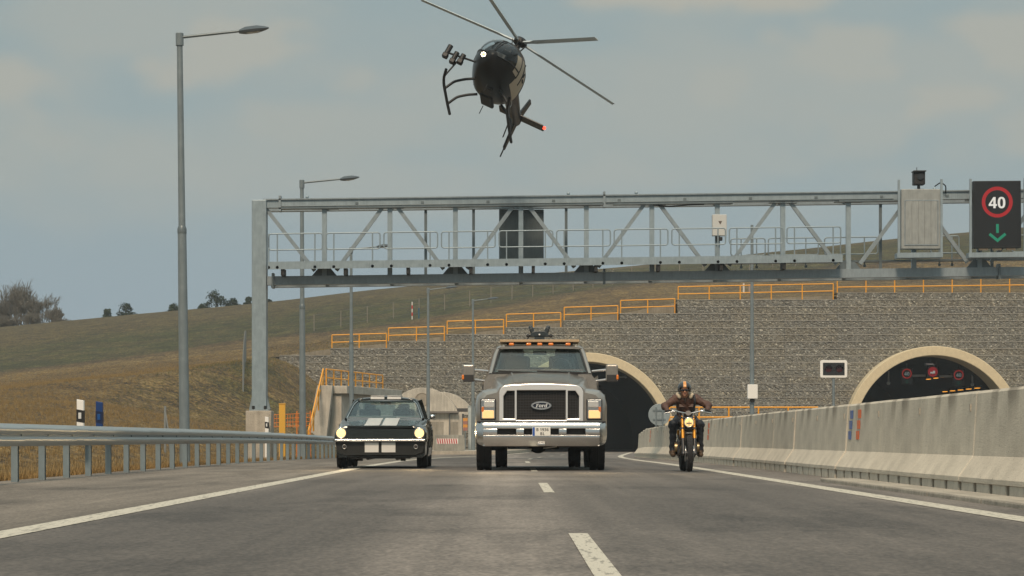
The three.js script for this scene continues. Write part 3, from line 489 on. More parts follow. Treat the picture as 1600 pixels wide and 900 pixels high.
// ---------------------------------------------------------------- concrete barrier
{
  const stain = tex(1024, 512, (u, v) => {   // weathering: dark algae and drip runs below the top edge, pale patches
    const a = fbm(u * 10, v * 5, 1, 5, 10, 5), drip = fbm(u * 46, v * 2, 5, 3, 46, 2), b = vn(u * 500, v * 250, 3, 500, 250), pits = vn(u * 170, v * 85, 9, 170, 85), run = sm(.5, .72, fbm(u * 7, v * 1.0, 15, 4, 7, 1)) * sm(.7 - .25 * drip, 1, v);
    const k = 232 * (.89 + .15 * (a - .5) + .08 * (b - .5) + .05 * (drip - .5) - .17 * sm(.88, .95, pits) - .22 * run); return [k, k * (.972 - .01 * run), k * (.915 - .02 * run)];
  });
  const bm = [0, 1, 2].map(i => new THREE.MeshStandardMaterial({ color: C(...[[.84, .815, .765], [.88, .855, .8], [.82, .795, .745]][i]), map: stain, bumpMap: rep(concBump, 2), bumpScale: .004, roughness: .93 }));
  const prof = [[-.3, .14], [-.3, .19], [-.14, .42], [-.1, 1.1], [-.075, 1.13], [.075, 1.13], [.1, 1.1], [.14, .42], [.3, .19], [.3, .14]];
  const L = 3.5, body = () => { const g = ext(prof, L - .006, .022).translate(0, 0, -L / 2 + .003); return g; };
  const geoB = clean(body()); { const p = geoB.attributes.position, uv = new Float32Array(p.count * 2); for (let i = 0; i < p.count; i++) { uv[2 * i] = p.getZ(i) / L + .5; uv[2 * i + 1] = p.getY(i) / 1.16; } geoB.setAttribute('uv', new THREE.BufferAttribute(uv, 2)); }
  const geoF = clean(rbx(.58, .16, .7, .02, 0, .068, 0)); boxUV(geoF);
  const marks = { 36.5: [1, 1], 64.5: [0, 1], 90.5: [0, 1] };
  const blueP = M(.01, .09, .32, .6), orP = M(.62, .1, .015, .6);
  for (let k = -6; k < 23; k++) {
    const z0 = 27.36 + L * k, zc = z0 + L / 2; if (zc > 107) continue; const r = rng(k + 60);
    const bend = zc > 84 ? .35 * ((zc - 84) / 23) ** 2 : 0, dip = zc > 97 ? (zc - 97) * .012 : 0;
    const mk = Object.keys(marks).find(m => Math.abs(m - zc) <= L / 2);
    const o = thing('concrete_barrier', mk ? (mk === '36.5' ? 'concrete barrier segment with blue and orange paint dashes' : mk === '64.5' ? 'concrete barrier segment with orange dashes just behind the rider' : 'concrete barrier segment with small orange dashes, farthest from the camera') : 'plain unmarked grey concrete barrier segment in the row beside the road', 'barrier', [5.2 + bend + (r() - .5) * .022, roadY(zc) - .002, -zc], (r() - .5) * .004 + (zc > 84 ? -.03 * (zc - 84) / 23 : 0), 'concrete barrier segments');
     o.scale.y = 1 - dip; o.rotation.x = (r() - .5) * .003;
    const m = new THREE.Mesh(geoB, bm[(r() * 3) | 0]); m.name = 'barrier_body'; m.castShadow = m.receiveShadow = true; o.add(m);
    for (let q = 0; q < 4; q++) { const f = new THREE.Mesh(geoF, bm[1]); f.name = 'foot'; f.castShadow = f.receiveShadow = true; f.position.set(0, 0, (q - 1.5) * .875); o.add(f); }
    obj('lifting_plug', [bx(.02, .08, .05, -.112, .95, L / 2 - .3)], concrete, o);
    if (mk) { const [bl, og] = marks[mk]; for (let q = 0; q < 3; q++) for (const [on, m2, dz] of [[bl, blueP, -1.35], [og, orP, -.5]]) if (on) { const y = .66 + q * .155, x = -.14 + .04 * (y - .42) / .68 - .008; obj('paint_dash', bx(.006, .125, .3, x, y, dz + (y - .8) * .25), m2, o); } }
  }
}
// round sign seen from behind, traffic signal, median railing
{
  const p = at(1030, 648, 99), t = thing('round_sign', 'round road sign seen from its grey back beside the tunnel mouth', 'sign', [p.x, roadY(99), -99]), y = p.y - roadY(99), back = galv(.36, .43, .46);
  obj('sign_disc', [new THREE.CylinderGeometry(.42, .42, .02, 36).rotateX(Math.PI / 2).translate(0, y, 0), new THREE.TorusGeometry(.42, .014, 6, 36).translate(0, y, 0)], back, t); for (const x of [-.13, .13]) obj('post', bar([x, 0, .05], [x, y + .3, .05], .03), poleM, t); obj('clamp', [bx(.5, .05, .03, 0, y + .18, .03), bx(.5, .05, .03, 0, y - .18, .03)], poleM, t);
  const q = at(1302.5, 576.5, 120), s = thing('traffic_signal', 'black twin lamp traffic signal board with a white border on a post', 'traffic light', [q.x, -.28, -120]), h = q.y + .28;
  obj('board', ext(rrect(-.65, h - .42, .65, h + .42, .1), .06, .01), white, s); obj('black_panel', ext(rrect(-.52, h - .3, .52, h + .3, .02), .02).translate(0, 0, .056), M(.012, .015, .018, .5), s);
  for (const x of [-.26, .26]) { obj('lamp', rot(new THREE.CylinderGeometry(.16, .16, .03, 24), Math.PI / 2).translate(x, h, .082), M(.055, .01, .012, .25), s); obj('lamp_hood', new THREE.CylinderGeometry(.185, .185, .2, 20, 1, true, -Math.PI / 2, Math.PI).rotateX(Math.PI / 2).rotateZ(Math.PI).translate(x, h, .16), black, s); }
  obj('post', bar([0, 0, -.03], [0, h - .3, -.03], .06), poleM, s);
  const Zr = 126, fx = px => (px - 800) * Zr / FOCAL;
  const lw = thing('median_wall', 'low pale wall carrying the yellow railing behind the concrete barrier', 'wall', [fx(1160), -.3, -Zr]); obj('wall_body', rbx(8.4, 1.45, .4, .02, .4, .72, -.1), concrete, lw); obj('coping', rbx(8.5, .08, .5, .02, .4, 1.48, -.1), concretePale, lw);
  railing('yellow_railing', 'yellow railing on the low wall behind the rider and the barrier', [V(fx(1046), 1.2, -Zr), V(fx(1278), 1.2, -Zr)], { h: 1.0, gap: 1.4 });
}
// ---------------------------------------------------------------- stair wing, service building, apron
const wallPale = conc(.8, .81, .8, .25), wallGrey = conc(.84, .84, .82, .25);
const apron = obj('service_apron', ribbon(-13, -3.5, 146, 176.5, .2, { nx: 2 }), concrete, scene, true); apron.userData.kind = 'structure'; obj('kerb', [ribbon(-3.62, -3.42, 146, 176.5, .204, { nx: 1 }), bx(9.6, .3, .2, -8.2 + roadC(146), roadY(146) + .056, -146)], concretePale, apron);
{ const pos = []; for (let z = 146; z < 176; z += 3) { const a = V(-3.42 + roadC(z), roadY(z) + .204, -z), b = V(-3.42 + roadC(z + 3), roadY(z + 3) + .204, -z - 3); for (const [p, y] of [[a, 0], [a, -.3], [b, -.3], [a, 0], [b, -.3], [b, 0]]) pos.push(p.x, p.y + y, p.z); } const g = new THREE.BufferGeometry(); g.setAttribute('position', new THREE.Float32BufferAttribute(pos, 3)); g.computeVertexNormals(); obj('kerb_face', g, concretePale, apron); }
{
  const A = at(512, 603, 140), B = at(598, 611, 152), top = A.y, d = B.clone().sub(A).setY(0), L = d.length(); const t = thing('stair_wing', 'pale concrete stair wing wall with a yellow handrail on its top', 'wall', [A.x, -.3, -140], Math.atan2(-d.z, d.x)); const h = top + .3;
  obj('wing_wall', rbx(L, h - .45, 1.0, .02, L / 2, (h - .45) / 2, .3), wallGrey, t); obj('coping', rbx(L + .3, .44, 1.5, .03, L / 2, h - .22, .42), wallPale, t);
  const p = new THREE.Group(); const pier = obj('end_pier', ext([[-.35, h], [.5, h], [.05, 0], [-1.1, 0]], 1.1, .02).rotateY(-t.rotation.y).translate(-.2, 0, -.1), wallPale, t);
  const u = d.clone().normalize();
  railing('stair_railing', 'yellow handrail along the top of the concrete stair wing', [V(A.x - .1, top, -140.2), V(B.x, top - .05, B.z)], { h: .95, gap: 1.45, r: .04 });
  railing('stair_railing', 'steep yellow handrail going down beside the concrete stair wing', [V(at(482, 700, 134).x, at(482, 700, 134).y, -134), V(A.x - .25, top, -140)], { h: .95, gap: 2.2, r: .045 });
}
{
  const Z = 165, s = FOCAL / Z, X = (661 - 800) / s, g0 = -.15, t = thing('service_building', 'small pale concrete service building with an arched barrel roof', 'building', [X, g0, -Z]);
  const w = 2.28, e = EYE + (686 - 643) / s - g0, rise = 1.58, R = (w * w + rise * rise) / (2 * rise), cy = e + rise - R, th = Math.asin(w / R);
  const arch = (R2, w2) => Array.from({ length: 25 }, (_, i) => { const a = mix(Math.PI / 2 - th, Math.PI / 2 + th, i / 24); return [Math.cos(a) * R2, cy + Math.sin(a) * R2]; });
  obj('front_gable', ext(arch(R), .35, .03).translate(0, 0, -.15), wallPale, t);
  obj('barrel_roof', ext([...arch(R - .02), ...arch(R - .25).reverse()], 6.5).translate(0, 0, -6.6), conc(.55, .52, .48), t);
  const b2 = obj('rear_barrel', ext([...arch(R), [-w, e - .1], [w, e - .1]].slice(0, 25), 3, .03).translate(1.05, -.18, -8.2), wallPale, t);
  obj('cornice', bx(2 * w + .12, .1, .5, 0, e - .05, -.06), M(.16, .15, .14, .9), t);
  obj('front_wall', rbx(2 * w + .3, e - .1, 6, .02, .14, (e - .1) / 2, -3.2), wallGrey, t);
  const rg = obj('round_vent', new THREE.TorusGeometry(.43, .04, 8, 32).translate(-.06, e + .78, .2), conc(.48, .46, .42), t); obj('vent_disc', new THREE.CylinderGeometry(.42, .42, .03, 32).rotateX(Math.PI / 2).translate(-.06, e + .78, .2), conc(.56, .54, .5), t);
  obj('drain_pipe', [bar([1.75, e - .16, -.14], [1.75, .2, -.14], .05), bar([1.75, e - .16, -.14], [2.3, e - .12, -.14], .05)], M(.15, .16, .16, .6), t);
  obj('wall_lamp', rot(new THREE.CylinderGeometry(.1, .1, .16, 14), Math.PI / 2).translate(.72, e - .28, -.1), M(.4, .4, .38), t); obj('door', rbx(.9, 1.9, .06, .01, .9, .95, -.19), conc(.5, .5, .48), t); obj('door', rbx(.5, 1.9, .06, .01, 2.08, .95, -.19), conc(.5, .5, .48), t); obj('vent_box', [bx(.7, .24, .3, 2.6, e + .1, -.4), bx(.4, .3, .3, 2.5, e - .3, -.4)], M(.06, .06, .06, .8), t);
  const c = thing('control_cabinet', 'pale blue grey control cabinet beside the service building', 'cabinet', [(737 - 800) * 168 / FOCAL, -.12, -168]); obj('cabinet_body', rbx(.46, 2.9, .5, .03, 0, 1.45, 0), M(.42, .47, .47, .6), c); obj('cabinet_door', rbx(.38, 1.6, .02, .01, 0, 1.8, .255), M(.38, .43, .43, .6), c); obj('cabinet_roof', rbx(.54, .06, .58, .02, 0, 2.92, 0), M(.35, .39, .39, .6), c);
  const wp = thing('warning_plate', 'small orange and grey striped plate on the service building corner', 'plate', [(727 - 800) * 164 / FOCAL, 1.0, -164]); for (let i = 0; i < 4; i++) obj('stripe', bx(.3, .2, .03, 0, .25 + i * .21, 0), i % 2 ? M(.6, .26, .04, .6) : M(.3, .14, .12, .6), wp); obj('plate_post', bar([0, -1.1, -.03], [0, 1.0, -.03], .03), poleM, wp);
  const bz = 152, bar0 = thing('portable_barrier', 'grey portable barrier with slanted red and white stripes by the service building', 'barrier', [(702.5 - 800) * bz / FOCAL, -.1, -bz]);
  obj('barrier_body', ext([[-.93, 0], [.93, 0], [.93, .12], [.9, .95], [-.9, .95], [-.93, .12]], .34, .02).translate(0, 0, -.17), conc(.5, .53, .53), bar0); for (let i = 0; i < 9; i++) obj('red_stripe', ext([[0, 0], [.075, 0], [.03, .3], [-.045, .3]], .012).translate(-.72 + i * .14, .42, .168), M(.42, .05, .06, .6), bar0); obj('white_panel', bx(1.3, .32, .006, -.13, .57, .172), M(.7, .68, .65), bar0);
}
// ---------------------------------------------------------------- hill fences, marker
{
  const wire = M(.24, .26, .26, .7, .3), wood = M(.22, .2, .17, .9);
  function fence(name, label, pts, h, gap, nw, r, mesh) {
    const o = V(pts[0][0], ground(pts[0][0], pts[0][1]), -pts[0][1]), t = thing(name, label, 'fence', o), P = [];
    for (let i = 0; i + 1 < pts.length; i++) { const [a, b] = [pts[i], pts[i + 1]], L = Math.hypot(b[0] - a[0], b[1] - a[1]), n = Math.round(L / gap); for (let k = i ? 1 : 0; k <= n; k++) { const X = mix(a[0], b[0], k / n), Z = mix(a[1], b[1], k / n); P.push(V(X, ground(X, Z), -Z).sub(o)); } }
    P.forEach(p => obj('post', bar(V(p.x, p.y - .3, p.z), V(p.x, p.y + h, p.z), r, r, 6), mesh ? wire : wood, t));
    for (let k = 0; k < nw; k++) for (let i = 0; i + 1 < P.length; i++) { const y = h * (.97 - .85 * k / Math.max(1, nw - 1)); obj('wire', bar(P[i].clone().setY(P[i].y + y), P[i + 1].clone().setY(P[i + 1].y + y), mesh ? .007 : .01, undefined, 3), wire, t); }
    return t;
  }
  fence('field_fence', 'long row of thin fence posts across the hillside above the track', [[-18, 227], [-4, 236], [12, 250], [34, 258]], 1.5, 2.7, 3, .045, false);
  fence('wire_fence', 'tall wire game fence climbing the bank behind the gantry column', [[-15.3, 142], [-16.1, 150], [-17.6, 165]], 2.0, 2.5, 14, .045, true);
  const br = thing('fence_brace', 'lone braced fence post standing behind the guardrail near the tallest lamp', 'fence post', [at(258, 686, 72).x, ground(at(258, 686, 72).x, 72), -72]); obj('post', bar([0, -.2, 0], [0, 1.35, 0], .035), wire, br); obj('brace', [bar([0, 1.25, 0], [.2, 0, .1], .022), bar([0, 1.25, 0], [.12, 0, -.2], .022)], wire, br);
  const p = at(644, 478, 226), gy = ground(p.x, 226), mk = thing('striped_marker', 'thin red and white striped marker pole up on the hillside', 'marker', [p.x, gy, -226]); [M(.6, .6, .57), redP, M(.6, .6, .57), redP, M(.6, .6, .57)].forEach((m, i) => obj('stripe', bar([0, i * .32, 0], [0, i * .32 + .32, 0], .06), m, mk)); const bl = thing('blue_marker', 'small blue post next to the striped marker pole', 'marker', [p.x + .6, ground(p.x + .6, 226), -226]); obj('post_body', bar([0, -.1, 0], [0, .9, 0], .07), M(.03, .09, .14, .6), bl); obj('post_cap', sph(.075, 0, .9, 0), M(.03, .09, .14, .6), bl);
  for (const [px, Z, lb] of [[1162, 205, 'paler, taller'], [1171, 205, 'shorter, browner']]) { const X = (px - 800) * Z / FOCAL, m = thing('boundary_stone', `${lb} of two small posts above the long yellow railing`, 'post', [X, ground(X, Z), -Z]); obj('post_body', rbx(.14, lb[0] === 'p' ? .95 : .7, .12, .02, 0, .3, 0), lb[0] === 'p' ? M(.6, .58, .54) : M(.34, .25, .2), m); obj('post_cap', rbx(.16, .05, .14, .02, 0, lb[0] === 'p' ? .78 : .65, 0), M(.4, .3, .25), m); }
}
// ---------------------------------------------------------------- trees on the crest
{
  const bark = M(.12, .11, .095, .95), twigM = M(.16, .148, .12, .95), needle = [M(.018, .034, .018, .9), M(.03, .05, .024, .9)];
  function bareTree(label, px, Z, H, sd, spread = 1) {
    const X = (px - 800) * Z / FOCAL, r = rng(sd), t = thing('bare_tree', label, 'tree', [X, ground(X, Z) - .7, -Z], 0, 'leafless trees on the crest'), limbs = [], twigs = [];
    const grow = (p, dir, len, rad, lv) => {
      const q = p.clone().addScaledVector(dir, len); (lv < 2 ? limbs : twigs).push(bar(p, q, Math.max(rad, .024), Math.max(rad * .68, .018), lv < 2 ? 6 : 3));
      if (lv >= 5) return; const n = lv < 1 ? 5 : lv < 4 ? 3 : 2 + (r() < .4 ? 1 : 0);
      for (let i = 0; i < n; i++) { const a = r() * 6.283, b = (.3 + .55 * r()) * spread, u = V(Math.cos(a) * Math.sin(b), Math.cos(b) * .8 + .12, Math.sin(a) * Math.sin(b)); const nd = dir.clone().multiplyScalar(.72).add(u.multiplyScalar(.9)).normalize(); nd.y -= .05 * lv * r(); nd.normalize(); grow(p.clone().addScaledVector(dir, len * (lv < 1 ? .45 + .55 * r() : .6 + .4 * r())), nd, len * (.68 + .24 * r()), rad * .56, lv + 1); }
    };
    for (let s = 0; s < 4; s++) grow(V((r() - .5) * 1.6, 0, (r() - .5) * 1.2), V((r() - .5) * .9, 1, (r() - .5) * .9).normalize(), H * .2, .1, 0);
    obj('trunk', limbs, bark, t); obj('crown', twigs, twigM, t); return t;
  }
  bareTree('bare grey tree with the tallest crown in the thicket on the crest', 30, 333, 11.2, 5, 1.1);
  bareTree('bare grey tree at the frame edge of the thicket', 0, 336, 9.6, 9, 1.15);
  bareTree('bare twiggy tree in the middle of the thicket on the crest', 58, 331, 8.2, 21, 1.25);
  bareTree('low bare bush at the downhill end of the thicket', 84, 329, 5.6, 33, 1.5);
  bareTree('low dense bare bush at the foot of the middle bare tree', 44, 328, 5.0, 41, 1.7);
  bareTree('smallest bare bush, at the very end of the thicket', 98, 328, 3.0, 47, 1.7);
  bareTree('low bare bush in front of the tallest bare tree', 12, 328, 4.6, 35, 1.6);
  function pine(label, px, Z, H, w, sd) {
    const X = (px - 800) * Z / FOCAL, r = rng(sd), t = thing('pine_tree', label, 'tree', [X, ground(X, Z) - .15, -Z], 0, 'small pines along the crest'), pos = [];
    obj('trunk', bar([0, 0, 0], [.1 * (r() - .5), H * .92, 0], .09, .03, 6), bark, t);
    const clumps = []; for (let k = 0; k < 26; k++) { const h = .1 + .8 * r(), a = r() * 6.283, rr = w * (1.05 - h) * (.3 + .7 * r()) + .1; clumps.push([Math.cos(a) * rr, h * H, Math.sin(a) * rr, (.2 + .22 * r()) * w]); }
    for (const [cx, cy, cz, cr] of clumps) for (let k = 0; k < 46; k++) { const a = r() * 6.283, b = Math.acos(2 * r() - 1), q = cr * Math.cbrt(r()), c = V(cx + q * Math.sin(b) * Math.cos(a), cy + q * Math.cos(b) * .7, cz + q * Math.sin(b) * Math.sin(a)); for (let v = 0; v < 3; v++) { pos.push(c.x + (r() - .5) * .34, c.y + (r() - .5) * .34, c.z + (r() - .5) * .34); } }
    const g = new THREE.BufferGeometry(); g.setAttribute('position', new THREE.Float32BufferAttribute(pos, 3)); g.computeVertexNormals(); obj('crown', g, needle[sd % 2], t); return t;
  }
  pine('small pine on the crest, the nearer of the pair to the thicket', 168, 327, 1.9, 1.1, 1); pine('small round pine on the crest, next to the thin one', 197, 327, 2.3, 1.6, 2); pine('small pine half hidden by the tallest lamp pole', 271, 327, 1.7, 1.2, 3);
  pine('largest pine on the crest, between lamp pole and gantry column', 338, 327, 2.8, 2.0, 4); pine('tiny pine growing on the tallest lamp side of the largest pine', 316, 327, 1.2, 1.2, 5); pine('tiny pine on the gantry side of the largest pine', 365, 327, 1.5, 1.3, 6); pine('tiny pine touching the gantry column', 389, 327, 1.6, .7, 7); pine('tiny pine peeping past the gantry column, under the truss', 421, 327, 1.0, .5, 8);
}
// ---------------------------------------------------------------- dry grass
{
  const r = rng(77), blade = []; for (let k = 0; k < 9; k++) { const a = r() * 6.283, l = .14 + .2 * r(), b = .25 + .5 * r(), x = (r() - .5) * .12, z = (r() - .5) * .12, w = .011; const dx = Math.cos(a), dz = Math.sin(a); blade.push(x - dz * w, 0, z + dx * w, x + dz * w, 0, z - dx * w, x + dx * b * l, l, z + dz * b * l); }
  const g = new THREE.BufferGeometry(); g.setAttribute('position', new THREE.Float32BufferAttribute(blade, 3)); g.computeVertexNormals();
  const N = 42000, im = new THREE.InstancedMesh(g, new THREE.MeshStandardMaterial({ color: 0xffffff, roughness: 1, side: THREE.DoubleSide }), N), m = new THREE.Matrix4(), c = new THREE.Color();
  for (let i = 0; i < N; i++) {
    const near = i < 6000, Z = near ? 30 + 95 * r() : 36 + 165 * Math.pow(r(), .9), X = near ? -7.32 - .9 * r() * r() : -8.0 - Math.max(3, Z * .21 - 6) * r(), s = (near ? .3 : .25) + .35 * r();
    m.compose(V(X, ground(X, Z) - .02, -Z), new THREE.Quaternion().setFromAxisAngle(V(0, 1, 0), r() * 6.28), V(s, s * (near ? .9 : 1), s)); im.setMatrixAt(i, m);
    const k = .7 + .6 * r(), green = !near && Z > 118 && X > -20 && r() < .5; c.setRGB(...(green ? [.1, .098, .035] : near ? [.25, .16, .06] : [.25, .175, .075]).map(v => v * k)); im.setColorAt(i, c);
  }
  im.name = 'dry_grass'; im.castShadow = im.receiveShadow = true; tag(im, 'dry tan grass on the bank behind the guardrail', 'grass', null, 'stuff'); scene.add(im);
}
// ---------------------------------------------------------------- vehicle helpers
const flake = tex(256, 256, (u, v) => { const a = vn(u * 128, v * 128, 2, 128, 128), b = fbm(u * 6, v * 6, 4, 3, 6, 6), k = 255 * (.86 + .14 * a + .1 * (b - .5)); return [k]; });
const carPaint = (r, g, b, rough = .35, metal = .35) => PM(r, g, b, rough, metal, { map: rep(flake, 3), clearcoat: .8, clearcoatRoughness: .08 });
const chrome = PM(.7, .7, .69, .2, 1), chromeSoft = PM(.62, .62, .61, .28, 1), glassM = PM(.84, .9, .88, .02, 0, { transmission: 1, thickness: 0, ior: 1.5, specularIntensity: 1 }), tintGlass = PM(.5, .56, .55, .02, 0, { transmission: 1, thickness: 0, ior: 1.5 });
const brightTrim = PM(.8, .8, .79, .3, .55, { clearcoat: .6, clearcoatRoughness: .1 });
const trim = M(.022, .022, .023, .65), interior = M(.1, .104, .104, .85), amberM = PM(.75, .2, .015, .25, 0, { clearcoat: .6 }), under = M(.012, .012, .012, .9), alu = M(.5, .5, .5, .4, .8);
const sub = (parent, name, geos, mat, keep) => obj(name, geos, mat, parent, keep);
function tyre(R, w, rimR, lugs = 0) {
  const h = w / 2, p = [[rimR, -h * .8], [rimR + .03, -h * .98], [R * .86, -h], [R * .965, -h * .9], [R, -h * .78]];
  for (const f of [-.45, 0, .45]) { p.push([R, (f - .07) * w * .9], [R - .014, (f - .06) * w * .9], [R - .014, (f + .06) * w * .9], [R, (f + .07) * w * .9]); }
  p.push([R, h * .78], [R * .965, h * .9], [R * .86, h], [rimR + .03, h * .98], [rimR, h * .8]);
  const g = [toCreasedNormals(lathe(p.filter((q, i) => !i || q[1] >= p[i - 1][1] - 1e-6), 40), .5).rotateZ(Math.PI / 2)];
  for (let i = 0; i < lugs; i++) for (const s of [-1, 1]) { const a = (i + (s > 0 ? .5 : 0)) / lugs * 6.2832; g.push(bx(w * .16, .018, R * 2.2 / lugs * 1.1).translate(s * w * .38, R - .002, 0).rotateX(a)); }
  return g;
}
function wheel(parent, x, y, z, R, w, rimR, rimM, lugs, side) {
  const g = new THREE.Group(); g.name = 'wheel'; g.position.set(x, y, z); parent.add(g);
  sub(g, 'tyre', tyre(R, w, rimR, lugs), rubber);
  sub(g, 'rim', [lathe([[0, w * .18], [rimR * .35, w * .22], [rimR * .5, w * .1], [rimR * .82, w * .06], [rimR * .9, w * .34], [rimR + .012, w * .4], [rimR + .012, -w * .4], [rimR * .85, -w * .36], [0, -w * .3]], 28).rotateZ(side > 0 ? -Math.PI / 2 : Math.PI / 2)], rimM);
  return g;
}
function headlamp(t, x, y, z, r, k, dirX = 0, lamp = 6) {      // lit round lamp: lens that glows and its beam
  const o = obj('headlight', [new THREE.CylinderGeometry(r, r * .8, .06, 28).rotateX(Math.PI / 2).translate(x, y, z - .03)], chromeSoft, t);
  sub(o, 'bezel', new THREE.TorusGeometry(r, r * .12, 8, 32).translate(x, y, z + .004), chrome);
  const e = new THREE.MeshStandardMaterial({ color: C(.3, .25, .16), emissive: C(1, .6, .2), emissiveIntensity: k, roughness: .3 });
  sub(o, 'lens', sph(r * .93, x, y, z, 1, 1, .3, 24), e);
  const s = new THREE.SpotLight(0xffd9a0, lamp, 25, .5, .6, 2); s.position.set(x, y, z + .1); s.target.position.set(x, y - .6, z + 10); s.castShadow = true; t.add(s, s.target); return o;
}
// ---------------------------------------------------------------- pickup
{
  const Z = 47, t = thing('pickup_truck', 'large grey brown crew cab pickup with a chrome grille and lit headlights', 'truck', [.55, roadY(Z) + .006, -Z]);
  const body = carPaint(.36, .33, .29, .3, .6), dark = trim;
  const prof = (yb, w, ya, yf, xh, yh, yc) => [[0, yb], [.72, yb], [.74, Math.max(ya, yb)], [w - .03, ya], [w, ya + .06], [w, yf - .3], [w - .04, yf - .13], [w - .13, yf - .035], [w - .24, yf - .01], [xh + .05, yf + .01], [xh, yh - .02], [xh - .05, yh + .01], [xh * .55, yc - .012], [0, yc]];
  const hy = z => 1.63 + .24 * Math.min(1, -z / 1.75), hx = z => mix(.78, .9, Math.min(1, -z / 1.75));
  const st = (z, w, ya, yf, yb = .62) => [z, prof(yb, w, ya, yf, hx(z), hy(z) - .05, hy(z))];
  obj('front_body', loft([st(0, 1.15, .86, 1.46, .86), st(-.06, 1.2, .84, 1.5, .84), st(-.2, 1.235, .7, 1.53), st(-.34, 1.245, .62, 1.545), st(-.4, 1.25, .8, 1.55), st(-.55, 1.25, .98, 1.555), st(-.95, 1.255, 1.12, 1.56), st(-1.35, 1.25, .98, 1.565), st(-1.5, 1.24, .8, 1.57), st(-1.56, 1.22, .62, 1.58), st(-1.78, 1.14, .6, 1.62)], { crease: .55 }), body, t);
  const hood = obj('hood', [loft([[-.02, [[0, 1.6], [.66, 1.585], [.68, 1.6], [.5, 1.65], [0, 1.665]]], [-.9, [[0, 1.7], [.72, 1.69], [.74, 1.72], [.52, 1.785], [0, 1.8]]], [-1.74, [[0, 1.8], [.78, 1.78], [.8, 1.81], [.56, 1.88], [0, 1.895]]]], { crease: .6 })], body, t);
  sub(hood, 'hood_crease', [-1, 1].map(s => beam(V(s * .5, 1.645, -.03), V(s * .56, 1.88, -1.7), .03, .03, V(0, 1, 0))), body);
  obj('cab_body', loft([[-1.76, [[0, .5], [1.0, .5], [1.1, .58], [1.13, 1.25], [1.1, 1.72], [1.0, 1.86], [0, 1.87]]], [-4.55, [[0, .5], [1.0, .5], [1.1, .58], [1.13, 1.25], [1.1, 1.72], [1.0, 1.86], [0, 1.87]]]], { crease: .5 }), body, t);
  for (const s of [-1, 1]) for (const [z0, z1] of [[-1.95, -3.05], [-3.1, -4.3]]) { const d = obj('door', rbx(.02, 1.12, z0 - z1 - .03, .008, s * 1.132, 1.28, (z0 + z1) / 2), body, t); sub(d, 'handle', rbx(.035, .05, .2, .012, s * 1.155, 1.5, z1 + .22), chrome); }
  for (const s of [-1, 1]) obj('step_board', rbx(.2, .08, 2.4, .02, s * 1.12, .5, -3.1), trim, t);
  // greenhouse
  const wy = 1.875, ty = 2.4, A = (s, x = 0) => V(s * (.965 - x), wy - .02, -1.78), Bp = (s, x = 0) => V(s * (.82 - x), ty, -2.46);
  for (const s of [-1, 1]) {
    obj('pillar', tube([[s * .965, 1.85, -1.79], [s * .905, 2.1, -2.1], [s * .862, 2.27, -2.31], [s * .81, 2.37, -2.42], [s * .7, 2.415, -2.46]], .044, 26, 8), body, t); obj('pillar', beam(V(s * 1.0, 1.84, -3.05), V(s * .84, 2.42, -3.05), .09, .05), body, t); obj('pillar', beam(V(s * 1.0, 1.84, -4.35), V(s * .84, 2.42, -4.3), .2, .08), body, t);
    obj('side_window', quad(V(s * .99, 1.87, -1.9), V(s * .99, 1.87, -3.03), V(s * .835, 2.4, -3.03), V(s * .835, 2.4, -2.5), .01), tintGlass, t); obj('side_window', quad(V(s * .99, 1.87, -3.08), V(s * .99, 1.87, -4.28), V(s * .835, 2.4, -4.24), V(s * .835, 2.4, -3.08), .01), tintGlass, t);
  }
  obj('roof', loft([[-2.36, [[0, 2.385], [.78, 2.375], [.83, 2.39], [.76, 2.42], [0, 2.435]]], [-2.6, [[0, 2.39], [.82, 2.38], [.87, 2.4], [.79, 2.455], [0, 2.48]]], [-4.2, [[0, 2.39], [.82, 2.38], [.87, 2.4], [.79, 2.455], [0, 2.48]]], [-4.42, [[0, 2.36], [.8, 2.35], [.84, 2.37], [.76, 2.41], [0, 2.43]]]], { crease: .6 }), body, t);
  obj('windshield', quad(V(-.93, wy, -1.8), V(.93, wy, -1.8), V(.79, 2.385, -2.44), V(-.79, 2.385, -2.44), .008), glassM, t);
  obj('windshield_seal', [beam(V(-.94, wy, -1.79), V(.94, wy, -1.79), .05, .03), beam(V(-.8, 2.39, -2.43), V(.8, 2.39, -2.43), .035, .03), ...[-1, 1].map(s => beam(V(s * .925, wy, -1.785), V(s * .785, 2.39, -2.425), .03, .03))], black, t);
  obj('rear_wall', [bx(1.7, .16, .04, 0, 1.92, -4.38), bx(.36, .4, .04, -.68, 2.18, -4.38), bx(.36, .4, .04, .68, 2.18, -4.38)], interior, t); obj('rear_window', quad(V(-.5, 1.99, -4.38), V(.5, 1.99, -4.38), V(.5, 2.37, -4.36), V(-.5, 2.37, -4.36), .006), glassM, t);
  obj('dashboard', rbx(1.75, .12, .45, .04, 0, 1.9, -2.1), interior, t); obj('dash_paper', rbx(.3, .006, .2, .002, .22, 1.965, -2.05), M(.6, .52, .36, .8), t);
  obj('steering_wheel', new THREE.TorusGeometry(.19, .018, 8, 28).rotateX(-.5).translate(.42, 2.02, -2.42), black, t);
  for (const x of [-.45, .45]) { const se = obj('seat', [rbx(.52, .5, .16, .06, x, 2.0, -2.95)], interior, t); sub(se, 'headrest', rbx(.28, .17, .12, .05, x, 2.31, -2.97), interior); }
  obj('rear_seat', rbx(1.5, .22, .18, .06, 0, 1.95, -4.0), interior, t);
  obj('rear_mirror', [rbx(.26, .08, .03, .015, 0, 2.3, -2.42)], black, t);
